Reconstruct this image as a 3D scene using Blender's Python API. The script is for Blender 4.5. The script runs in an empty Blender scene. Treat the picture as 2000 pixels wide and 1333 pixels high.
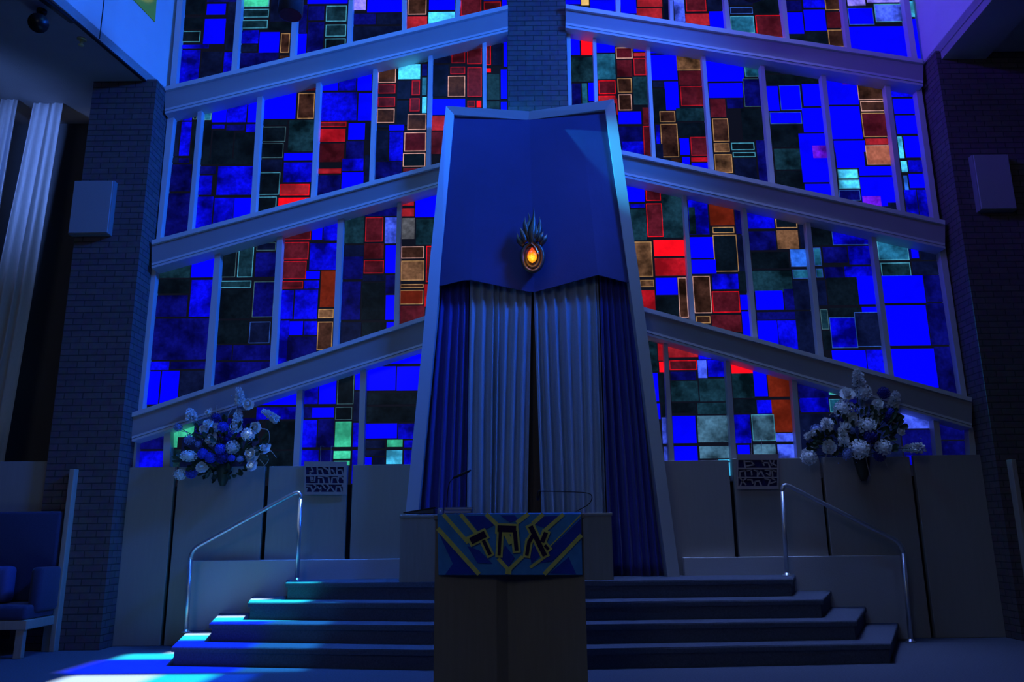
import bpy, bmesh, math, random
from mathutils import Vector, Matrix
random.seed(7)
S = bpy.context.scene
C = S.collection

# ---------------------------------------------------------------- camera
F, PITCH, ROLL, EYE = 1575.1, 0.23283, 0.010235, 1.161     # focal length in px of the 2000 px frame
cp, sp, cr, sr = math.cos(PITCH), math.sin(PITCH), math.cos(ROLL), math.sin(ROLL)
FWD = Vector((0, cp, sp)); UP0 = Vector((0, -sp, cp)); RT0 = Vector((1, 0, 0))
AX = RT0*cr - UP0*sr; AY = RT0*sr + UP0*cr
cam = bpy.data.cameras.new('camera'); cam.sensor_width = 36.0; cam.lens = F/2000*36
cam.clip_start = 0.05; cam.clip_end = 200
co = bpy.data.objects.new('camera', cam); C.objects.link(co)
m = Matrix.Identity(4)
for i in range(3):
    m[i][0], m[i][1], m[i][2] = AX[i], AY[i], -FWD[i]
m[2][3] = EYE
co.matrix_world = m
S.camera = co
S.view_settings.view_transform = 'Standard'; S.view_settings.look = 'None'
S.view_settings.exposure = 0.0; S.view_settings.gamma = 1.0; S.view_settings.use_curve_mapping = False

# ---------------------------------------------------------------- world and large lights
w = bpy.data.worlds.new('world'); S.world = w; w.use_nodes = True
w.node_tree.nodes['Background'].inputs[0].default_value = (0.02, 0.03, 0.08, 1)
w.node_tree.nodes['Background'].inputs[1].default_value = 0.12

def light(kind, name, loc, target, energy, color, size=1.0, size_y=None, **kw):
    l = bpy.data.lights.new(name, kind); l.energy = energy; l.color = color
    if kind == 'AREA':
        l.size = size
        if size_y: l.shape = 'RECTANGLE'; l.size_y = size_y
    for k, v in kw.items(): setattr(l, k, v)
    o = bpy.data.objects.new(name, l); C.objects.link(o); o.location = loc
    d = Vector(target) - Vector(loc)
    o.rotation_euler = d.to_track_quat('-Z', 'Y').to_euler()
    return o
SUNDIR = Vector((-0.25, -0.03, -1))                            # the sun comes steeply through tinted panes added in the unseen roof
sun = light('SUN', 'sun', (4, 9, 16), Vector((4, 9, 16))+SUNDIR, 28.0, (1.0, 0.97, 0.9), angle=math.radians(1.0))
light('AREA', 'stair_fill_left', (-2.2, 8.55, 9.1), (-2.2, 8.45, 3.0), 40, (0.04, 0.2, 1.0), 2.6, 1.0, spread=math.radians(45))  # fill lamp added above the left stairs, with no known skylight
light('AREA', 'stair_fill_right', (2.4, 8.55, 9.1), (2.4, 8.45, 3.0), 30, (0.25, 0.4, 1.0), 3.0, 1.0, spread=math.radians(45))  # matching overhead fill added to lift the right-hand treads
light('AREA', 'overhead_fill_front', (-1.0, 5.2, 9.1), (-1.0, 8.8, 4.0), 62, (0.05, 0.34, 1.0), 2.6, 1.0)  # fill added high in front to brighten the beams
light('AREA', 'side_fill_right', (4.6, 6.2, 8.2), (-4.6, 9.0, 5.2), 190, (0.008, 0.13, 1.0), 1.4, 0.8, spread=math.radians(80))  # added lamp inside the nave, lights the left fascia and brick return
light('AREA', 'side_fill_left', (-3.7, 5.2, 8.7), (5.4, 8.4, 7.6), 48, (0.11, 0.03, 1.0), 1.2, 0.8, spread=math.radians(50))  # weaker fill added to light the right fascia violet
light('AREA', 'nave_fill', (-4.0, -5.0, 6.5), (-2.5, 9.0, 4.5), 40, (0.82, 0.90, 1.0), 3.0, 3.0)  # general fill added behind the camera
light('AREA', 'nave_fill_right', (4.0, -5.0, 6.5), (3.0, 9.0, 4.5), 6, (0.8, 1.0, 1.0), 3.0, 3.0)  # faint right-hand companion, also an added fill behind the camera
light('AREA', 'drape_fill', (-6.7, 7.2, 5.6), (-5.95, 9.4, 5.9), 9, (0.14, 0.30, 1.0), 0.4, 2.2, spread=math.radians(45))  # fill added out of frame to brighten the pale drapes alone
light('SPOT', 'jamb_fill_spot', (-3.6, 8.90, 8.4), (1.30, 8.955, 5.5), 4200, (0.03, 0.5, 1.0), spot_size=math.radians(11.5), spot_blend=1.0, shadow_soft_size=0.02)  # narrow spot added to put the cyan streak on the ark's right jamb
light('SPOT', 'warm_patch_spot', (1.5, 6.0, 8.6), (-4.80, 8.75, 7.85), 1100, (1.0, 0.74, 0.08), spot_size=math.radians(5), spot_blend=0.5, shadow_soft_size=0.05)  # spot added to warm the yellow corner patch on the left fascia

# ---------------------------------------------------------------- helpers
def ray(px, py):
    a, b = (px-1000)/F, (666.5-py)/F
    return FWD + AX*a + AY*b
O = Vector((0, 0, EYE))
def U(px, py, Y):                                            # photo pixel -> point on the frontal plane at depth Y
    d = ray(px, py); return O + d*(Y/d.y)
def UZ(px, py, Z):                                           # photo pixel -> point on the level plane at height Z
    d = ray(px, py); return O + d*((Z-EYE)/d.z)
def UX(px, py, p0, n):                                       # photo pixel -> point on any plane
    d = ray(px, py); return O + d*((Vector(p0)-O).dot(n)/d.dot(n))
def srgb(c):
    out = []
    for v in c[:3]:
        v /= 255.0
        out.append(v/12.92 if v <= 0.04045 else ((v+0.055)/1.055)**2.4)
    return out

_ml = {}
def mat(name, col, rough=0.6, metal=0.0, noise=0.0, nscale=8.0, bump=0.0, bscale=60.0, emit=None, estr=0, sheen=0.0, stretch=(1, 1, 1), spec=0.5):
    if name in _ml: return _ml[name]
    m = bpy.data.materials.new(name); m.use_nodes = True
    nt = m.node_tree; b = nt.nodes['Principled BSDF']
    b.inputs['Roughness'].default_value = rough; b.inputs['Metallic'].default_value = metal
    b.inputs['Specular IOR Level'].default_value = spec
    if sheen: b.inputs['Sheen Weight'].default_value = sheen
    tc = nt.nodes.new('ShaderNodeTexCoord')
    mp = nt.nodes.new('ShaderNodeMapping'); mp.inputs['Scale'].default_value = stretch
    nt.links.new(tc.outputs['Object'], mp.inputs[0])
    n = nt.nodes.new('ShaderNodeTexNoise'); n.inputs['Scale'].default_value = nscale; n.inputs['Detail'].default_value = 5
    nt.links.new(mp.outputs[0], n.inputs['Vector'])
    mx = nt.nodes.new('ShaderNodeMix'); mx.data_type = 'RGBA'
    nt.links.new(n.outputs['Fac'], mx.inputs['Factor'])
    mx.inputs['A'].default_value = (*[c*(1-noise) for c in col], 1); mx.inputs['B'].default_value = (*[min(1, c*(1+noise)) for c in col], 1)
    nt.links.new(mx.outputs['Result'], b.inputs['Base Color'])
    if bump:
        n2 = nt.nodes.new('ShaderNodeTexNoise'); n2.inputs['Scale'].default_value = bscale; n2.inputs['Detail'].default_value = 3
        nt.links.new(mp.outputs[0], n2.inputs['Vector'])
        bp = nt.nodes.new('ShaderNodeBump'); bp.inputs['Strength'].default_value = bump; bp.inputs['Distance'].default_value = 0.01
        nt.links.new(n2.outputs['Fac'], bp.inputs['Height']); nt.links.new(bp.outputs[0], b.inputs['Normal'])
    if emit:
        b.inputs['Emission Color'].default_value = (*emit, 1); b.inputs['Emission Strength'].default_value = estr
    _ml[name] = m
    return m

def brick_mat():
    m = bpy.data.materials.new('brick'); m.use_nodes = True; nt = m.node_tree; b = nt.nodes['Principled BSDF']
    uv = nt.nodes.new('ShaderNodeUVMap'); uv.uv_map = 'UVMap'
    t = nt.nodes.new('ShaderNodeTexBrick')
    t.inputs['Scale'].default_value = 1.0; t.inputs['Brick Width'].default_value = 0.21; t.inputs['Row Height'].default_value = 0.072
    t.inputs['Mortar Size'].default_value = 0.006; t.inputs['Mortar Smooth'].default_value = 0.3; t.inputs['Bias'].default_value = -0.2
    t.inputs['Color1'].default_value = (0.15, 0.115, 0.125, 1); t.inputs['Color2'].default_value = (0.20, 0.15, 0.155, 1)
    t.inputs['Mortar'].default_value = (0.06, 0.055, 0.06, 1)
    nt.links.new(uv.outputs[0], t.inputs['Vector'])
    n = nt.nodes.new('ShaderNodeTexNoise'); n.inputs['Scale'].default_value = 14; nt.links.new(uv.outputs[0], n.inputs['Vector'])
    mx = nt.nodes.new('ShaderNodeMix'); mx.data_type = 'RGBA'; mx.blend_type = 'MULTIPLY'; mx.inputs['Factor'].default_value = 0.6
    nt.links.new(t.outputs['Color'], mx.inputs['A']); nt.links.new(n.outputs['Color'], mx.inputs['B'])
    nt.links.new(mx.outputs['Result'], b.inputs['Base Color']); b.inputs['Roughness'].default_value = 0.85
    bp = nt.nodes.new('ShaderNodeBump'); bp.inputs['Strength'].default_value = 0.8; bp.inputs['Distance'].default_value = 0.01; bp.invert = True
    nt.links.new(t.outputs['Fac'], bp.inputs['Height']); nt.links.new(bp.outputs[0], b.inputs['Normal'])
    return m
BRICK = brick_mat()

def glass_mat():
    """stained glass lit by the daylight outside: each pane glows in its own colour"""
    m = bpy.data.materials.new('stained_glass'); m.use_nodes = True; nt = m.node_tree; nt.nodes.clear()
    L = nt.links.new
    out = nt.nodes.new('ShaderNodeOutputMaterial')
    at = nt.nodes.new('ShaderNodeAttribute'); at.attribute_name = 'pane'
    tc = nt.nodes.new('ShaderNodeTexCoord')
    n1 = nt.nodes.new('ShaderNodeTexNoise'); n1.inputs['Scale'].default_value = 4.2; n1.inputs['Detail'].default_value = 3.5; n1.inputs['Roughness'].default_value = 0.5
    n2 = nt.nodes.new('ShaderNodeTexNoise'); n2.inputs['Scale'].default_value = 26; n2.inputs['Detail'].default_value = 4
    L(tc.outputs['Object'], n1.inputs['Vector']); L(tc.outputs['Object'], n2.inputs['Vector'])
    r1 = nt.nodes.new('ShaderNodeMapRange'); r1.inputs[1].default_value = 0.34; r1.inputs[2].default_value = 0.62; r1.inputs[3].default_value = 0.14; r1.inputs[4].default_value = 1.6
    L(n1.outputs['Fac'], r1.inputs[0])
    r2 = nt.nodes.new('ShaderNodeMapRange'); r2.inputs[1].default_value = 0.3; r2.inputs[2].default_value = 0.7; r2.inputs[3].default_value = 0.7; r2.inputs[4].default_value = 1.35
    L(n2.outputs['Fac'], r2.inputs[0])
    mu = nt.nodes.new('ShaderNodeMath'); mu.operation = 'MULTIPLY'; L(r1.outputs[0], mu.inputs[0]); L(r2.outputs[0], mu.inputs[1])
    mf = nt.nodes.new('ShaderNodeMix'); mf.data_type = 'FLOAT'
    L(at.outputs['Alpha'], mf.inputs['Factor']); mf.inputs['A'].default_value = 1.0; L(mu.outputs[0], mf.inputs['B'])
    em = nt.nodes.new('ShaderNodeEmission'); L(at.outputs['Color'], em.inputs['Color']); L(mf.outputs['Result'], em.inputs['Strength'])
    gl = nt.nodes.new('ShaderNodeBsdfGlossy'); gl.inputs['Roughness'].default_value = 0.25; gl.inputs['Color'].default_value = (0.006, 0.006, 0.006, 1)
    a2 = nt.nodes.new('ShaderNodeAddShader'); L(em.outputs[0], a2.inputs[0]); L(gl.outputs[0], a2.inputs[1])
    L(a2.outputs[0], out.inputs['Surface'])
    return m
GLASS = glass_mat()

def nb(): return bmesh.new()
def wloc(o):
    v = Vector((0, 0, 0))
    while o: v = v + o.location; o = o.parent
    return v
def obj(name, bm, material, parent=None, smooth=False, base=False, keep=False):
    """link a bmesh built in world coordinates as one mesh object (relative to its parent's base)"""
    me = bpy.data.meshes.new(name)
    bmesh.ops.recalc_face_normals(bm, faces=bm.faces) if not keep else None
    off = Vector((0, 0, 0))
    if parent: off = wloc(parent)
    elif base:
        xs = [v.co.x for v in bm.verts]; ys = [v.co.y for v in bm.verts]; zs = [v.co.z for v in bm.verts]
        off = Vector(((min(xs)+max(xs))/2, (min(ys)+max(ys))/2, min(zs)))
    for v in bm.verts: v.co -= off
    bm.to_mesh(me); bm.free()
    if smooth:
        for p in me.polygons: p.use_smooth = True
    for mm in (material if isinstance(material, (list, tuple)) else [material]): me.materials.append(mm)
    o = bpy.data.objects.new(name, me); C.objects.link(o)
    if parent: o.parent = parent
    elif base: o.location = off
    return o
def tag(o, label, cat, group=None):
    o['label'] = label; o['category'] = cat
    if group: o['group'] = group
    return o
def struct(name, bm, material, **k):
    o = obj(name, bm, material, **k); o['kind'] = 'structure'; return o
def thing(name, label, cat, loc, group=None):
    o = bpy.data.objects.new(name, None); C.objects.link(o); o.location = loc; o.empty_display_size = 0.1
    return tag(o, label, cat, group)

def poly(bm, pts, mi=0):
    f = bm.faces.new([bm.verts.new(p) for p in pts]); f.material_index = mi; return f
def extr(bm, pts, vec):
    """prism from a polygon pushed along vec"""
    vec = Vector(vec); a = [bm.verts.new(p) for p in pts]; b = [bm.verts.new(Vector(p)+vec) for p in pts]
    n = len(a); bm.faces.new(a); bm.faces.new(b[::-1])
    for i in range(n): bm.faces.new((a[i], b[i], b[(i+1) % n], a[(i+1) % n]))
def slab(bm, pxs, yf, yb):
    extr(bm, [U(x, y, yf) for x, y in pxs], (0, yb-yf, 0))
def box(bm, x0, x1, y0, y1, z0, z1, bev=0.0):
    r = bmesh.ops.create_cube(bm, size=1.0)
    for v in r['verts']:
        v.co = Vector(((x0+x1)/2+v.co.x*(x1-x0), (y0+y1)/2+v.co.y*(y1-y0), (z0+z1)/2+v.co.z*(z1-z0)))
    if bev:
        es = list({e for v in r['verts'] for e in v.link_edges})
        bmesh.ops.bevel(bm, geom=es, offset=bev, segments=3, affect='EDGES', profile=0.5)
def tube(bm, pts, rad, seg=10, caps=True):
    """round tube along a polyline; rad may be one number or one per point"""
    pts = [Vector(p) for p in pts]; n = len(pts)
    rads = rad if isinstance(rad, (list, tuple)) else [rad]*n
    rings = []; prev = None
    for i, p in enumerate(pts):
        t = (pts[min(i+1, n-1)]-pts[max(i-1, 0)]).normalized()
        if prev is None:
            a = Vector((0, 0, 1)) if abs(t.z) < 0.9 else Vector((1, 0, 0))
            u = t.cross(a).normalized()
        else:
            u = (prev - t*prev.dot(t)).normalized()
        prev = u; v = t.cross(u)
        rings.append([bm.verts.new(p+(u*math.cos(2*math.pi*k/seg)+v*math.sin(2*math.pi*k/seg))*rads[i]) for k in range(seg)])
    for i in range(n-1):
        for k in range(seg):
            bm.faces.new((rings[i][k], rings[i][(k+1) % seg], rings[i+1][(k+1) % seg], rings[i+1][k]))
    if caps:
        bm.faces.new(rings[0][::-1]); bm.faces.new(rings[-1])
def lathe(bm, c, prof, seg=24, axis='Z', sx=1, sy=1):
    rings = []
    for r, z in prof:
        rings.append([bm.verts.new(Vector(c)+Vector((r*math.cos(2*math.pi*k/seg)*sx, r*math.sin(2*math.pi*k/seg)*sy, z))) for k in range(seg)])
    for i in range(len(rings)-1):
        for k in range(seg):
            bm.faces.new((rings[i][k], rings[i][(k+1) % seg], rings[i+1][(k+1) % seg], rings[i+1][k]))
    bm.faces.new(rings[0][::-1]); bm.faces.new(rings[-1])
def smoothpath(pts, n=6):
    """Catmull-Rom through the points"""
    pts = [Vector(p) for p in pts]; q = [pts[0]*2-pts[1]]+pts+[pts[-1]*2-pts[-2]]; out = []
    for i in range(1, len(q)-2):
        for k in range(n):
            t = k/n; a, b, c, d = q[i-1], q[i], q[i+1], q[i+2]
            out.append(0.5*((2*b)+(c-a)*t+(2*a-5*b+4*c-d)*t*t+(3*b-a-3*c+d)*t**3))
    return out+[pts[-1]]
def box_uv(o):
    me = o.data; uv = me.uv_layers.new(name='UVMap')
    for p in me.polygons:
        n = p.normal
        for li in p.loop_indices:
            c = me.vertices[me.loops[li].vertex_index].co
            if abs(n.z) > 0.8: uv.data[li].uv = (c.x, c.y)
            elif abs(n.x) > abs(n.y): uv.data[li].uv = (c.y, c.z)
            else: uv.data[li].uv = (c.x, c.z)

# ---------------------------------------------------------------- materials
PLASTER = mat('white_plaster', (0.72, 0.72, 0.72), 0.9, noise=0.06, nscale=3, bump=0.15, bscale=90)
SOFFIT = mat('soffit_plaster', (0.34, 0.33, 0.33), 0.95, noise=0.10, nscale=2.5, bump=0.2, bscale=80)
BEAM = mat('painted_beam', (0.36, 0.34, 0.35), 0.75, noise=0.06, nscale=4)
CASING = mat('metal_casing', (0.62, 0.62, 0.63), 0.45, noise=0.04, nscale=6)
CARPET = mat('blue_grey_carpet', (0.105, 0.12, 0.165), 1.0, noise=0.4, nscale=70, spec=0.1)
PANEL = mat('wainscot_board', (0.34, 0.31, 0.28), 0.55, noise=0.07, nscale=6, stretch=(6, 1, 0.6))
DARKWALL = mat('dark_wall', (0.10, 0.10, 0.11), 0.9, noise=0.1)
WOOD = mat('light_wood', (0.42, 0.36, 0.29), 0.5, noise=0.16, nscale=5, stretch=(9, 9, 0.7))
LECTWOOD = mat('lectern_wood', (0.27, 0.245, 0.215), 0.5, noise=0.14, nscale=5, stretch=(8, 8, 0.6))
CHEEK = mat('pale_cheek_wall', (0.50, 0.50, 0.52), 0.85, noise=0.05, nscale=3, bump=0.1, bscale=60)
ARKFRAME = mat('ark_frame_paint', (0.58, 0.57, 0.56), 0.38, noise=0.04, nscale=5)
ARKBLUE = mat('royal_blue_felt', (0.08, 0.075, 0.22), 0.95, noise=0.14, nscale=2.2, bump=0.35, bscale=300, sheen=0.3, spec=0.1)
CURT_BLUE = mat('royal_blue_velvet', (0.06, 0.06, 0.40), 0.75, noise=0.2, nscale=40, sheen=0.35, spec=0.2)
CURT_GREY = mat('silver_blue_curtain', (0.42, 0.49, 0.62), 0.7, noise=0.16, nscale=60, sheen=0.25, spec=0.25)
DRAPE = mat('pale_drape', (0.5, 0.5, 0.52), 0.85, noise=0.08, nscale=20)
BLACK = mat('black_metal', (0.015, 0.015, 0.017), 0.35, metal=0.4)
STEEL = mat('brushed_steel_rail', (0.62, 0.63, 0.66), 0.32, metal=0.75, noise=0.05, nscale=30)
BRONZE = mat('dark_bronze', (0.16, 0.13, 0.10), 0.4, metal=0.75, noise=0.3, nscale=25, bump=0.3, bscale=60)
CHROME = mat('chrome', (0.9, 0.92, 0.95), 0.15, metal=1.0)
UPHOL = mat('dark_blue_upholstery', (0.04, 0.045, 0.11), 0.9, noise=0.25, nscale=80, sheen=0.2, spec=0.2)
SPEAKER = mat('grey_grille_cloth', (0.30, 0.31, 0.33), 0.9, noise=0.1, nscale=120, bump=0.2, bscale=200)
LEAD = (0.004, 0.005, 0.012)

# ---------------------------------------------------------------- dimensions of the place
YG, YM, YS, YB = 9.40, 9.30, 9.16, 9.20      # glass, mullion fronts, sill fronts, beam fronts
YP = 8.95                                     # brick pier fronts
YW = 9.24                                     # wainscot fronts
RISE, D0, TREAD, YBACK = 0.17, 7.405, 0.307, 9.24
ZTOP = 9.2

# ---------------------------------------------------------------- stained glass windows
ZOOM = {'Z1': (240, 0, 4.443), 'Z2': (620, 0, 4.4425), 'Z3': (1090, 0, 4.443), 'Z4': (1440, 0, 4.165), 'Z5': (240, 260, 4.443),
        'Z6': (500, 330, 4.3), 'Z7': (1190, 260, 4.443), 'Z8': (1500, 260, 4.443), 'ZA': (240, 460, 4.166), 'ZB': (500, 560, 3.6025),
        'ZC': (240, 720, 4.443), 'ZD': (1220, 500, 4.443), 'ZE': (1540, 500, 4.442), 'ZF': (1220, 640, 4.443), 'ZG': (1520, 680, 4.443)}
COL = {'B': (2, 2, 255, .12), 'b': (4, 5, 192, .9), 'd': (5, 7, 86, .8), 'n': (7, 14, 46, .6), 'k': (6, 15, 26, .6), 'g': (13, 38, 52, .9),
       'T': (24, 84, 118, .8), 'C': (66, 185, 238, .75), 'G': (55, 182, 145, .6), 'y': (72, 74, 82, .8), 'l': (36, 92, 205, .7), 'L': (60, 84, 225, .9),
       'p': (92, 20, 205, .8), 'P': (120, 110, 232, .9), 'r': (150, 14, 28, .5), 'q': (146, 28, 40, .5), 'R': (248, 12, 30, .2), 'm': (66, 15, 28, .65),
       'w': (48, 28, 23, .9), 's': (155, 88, 72, .6), 'Y': (240, 196, 115, .3), 'W': (92, 64, 46, .95), 'o': (92, 26, 14, .4), 'S': (56, 92, 118, .9)}
EDG = {'w': (238, 178, 168), 't': (196, 148, 100), 'r': (200, 26, 46), 'R': (255, 20, 40), 'c': (84, 176, 214), 'g': (72, 112, 128), 'l': (52, 98, 205)}
BAYS = {}
def lerp(a, b, t): return a+(b-a)*t
def line_y(l, x): return lerp(l[1], l[3], (x-l[0])/(l[2]-l[0]))
AL_T, AL_B = (318, 170, 990, 10), (328, 221, 990, 62)
AR_T, AR_B = (1105, 8, 1806, 116), (1105, 54, 1798, 167)
BL_T, BL_B = (298, 469, 858, 318), (294, 525, 853, 366)
BR_T, BR_B = (1217, 294, 1839, 429), (1225, 348, 1847, 486)
CL_T, CL_B = (259, 806, 828, 618), (254, 864, 822, 682)
CR_T, CR_B = (1258, 600, 1887, 774), (1267, 656, 1901, 838)
WL, WR = (265, 948, 795, 942), (1300, 936, 1890, 924)
TOPL = (0, -110, 2000, -110)
# mullions: row -> list of (x at top left, top right, y), (x at bottom left, right, y); first and last are the jambs
MUL = {
 '0L': [(309, 320, 0, 302, 313, 158), (346, 357, 0, 332, 343, 167), (462, 472, 0, 451.5, 462, 139), (571, 581, 20, 566, 576, 112), (681, 689, 0, 677, 686, 85), (785, 793, 0, 785, 793, 56), (890, 899, 0, 889, 896, 35), (989, 992, 0, 989, 992, 20)],
 '1L': [(328, 341, 215, 305, 313, 468), (387, 395, 207, 366, 375, 447), (503, 513, 180, 489, 499, 415), (618, 627, 151, 607, 616, 379), (729, 737, 124, 721, 730, 349), (837, 845, 97, 832, 841, 325), (942, 950, 70, 943, 950, 209), (991, 994, 62, 993, 996, 209)],
 '2L': [(292, 305, 526, 270, 280, 778), (420, 431, 490, 398, 412, 752), (541, 552, 460, 527, 538, 711), (660, 671, 421, 650, 660, 671), (776, 784, 389, 769, 779, 639), (858, 862, 366, 838, 842, 618)],
 '3L': [(254, 267, 864, 251, 264, 913), (320, 333, 846, 318, 331, 912), (580, 591, 760, 572, 584, 911), (704, 715, 721, 698, 710, 908), (836, 840, 690, 812, 816, 908)],
 '0R': [(1102, 1105, 0, 1103, 1106, 10), (1203, 1212, 0, 1204, 1212, 22), (1308, 1315, 0, 1309, 1316, 39), (1414, 1422, 0, 1419, 1428, 56), (1525, 1535, 0, 1535, 1542, 75), (1644, 1652, 0, 1655, 1663, 95), (1765, 1776, 0, 1781, 1792, 114), (1800, 1806, 0, 1813, 1819, 104)],
 '1R': [(1106, 1114, 52, 1110, 1117, 204), (1157.5, 1164, 62, 1161.5, 1168, 198), (1262, 1269, 79, 1274, 1281, 307), (1370, 1377, 99, 1387, 1395, 331), (1484, 1492, 118, 1505, 1514, 357), (1603, 1612, 139, 1630.5, 1638, 383), (1728, 1738, 161, 1759, 1768, 410), (1789, 1800, 172, 1824, 1835, 427)],
 '2R': [(1218, 1222, 350, 1250, 1254, 600), (1333, 1340, 371, 1349, 1358, 629), (1449, 1457, 398, 1471, 1480, 660), (1573, 1582, 427, 1598.5, 1609, 694), (1701, 1710, 456, 1736, 1746, 732), (1835, 1847, 486, 1878, 1888, 770)],
 '3R': [(1262, 1266, 660, 1288, 1292, 900), (1296.5, 1304, 669, 1307, 1317, 900), (1417, 1426, 705, 1429, 1439, 897), (1546, 1556, 742, 1557.5, 1567, 895), (1680, 1690, 786, 1693, 1703, 892), (1823, 1834, 822, 1829.5, 1841, 889), (1892, 1903, 839, 1895, 1907, 889)],
}
ROWL = {'0L': (TOPL, AL_T), '1L': (AL_B, BL_T), '2L': (BL_B, CL_T), '3L': (CL_B, WL), '0R': (TOPL, AR_T), '1R': (AR_B, BR_T), '2R': (BR_B, CR_T), '3R': (CR_B, WR)}
def mx(mu, k, y): return lerp(mu[k], mu[k+3], (y-mu[2])/(mu[5]-mu[2]))
def corner(mu, k, ln):                                        # where a mullion edge meets a beam line
    x = mu[k]
    for _ in range(6): x = mx(mu, k, line_y(ln, x))
    return (x, line_y(ln, x))

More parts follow.
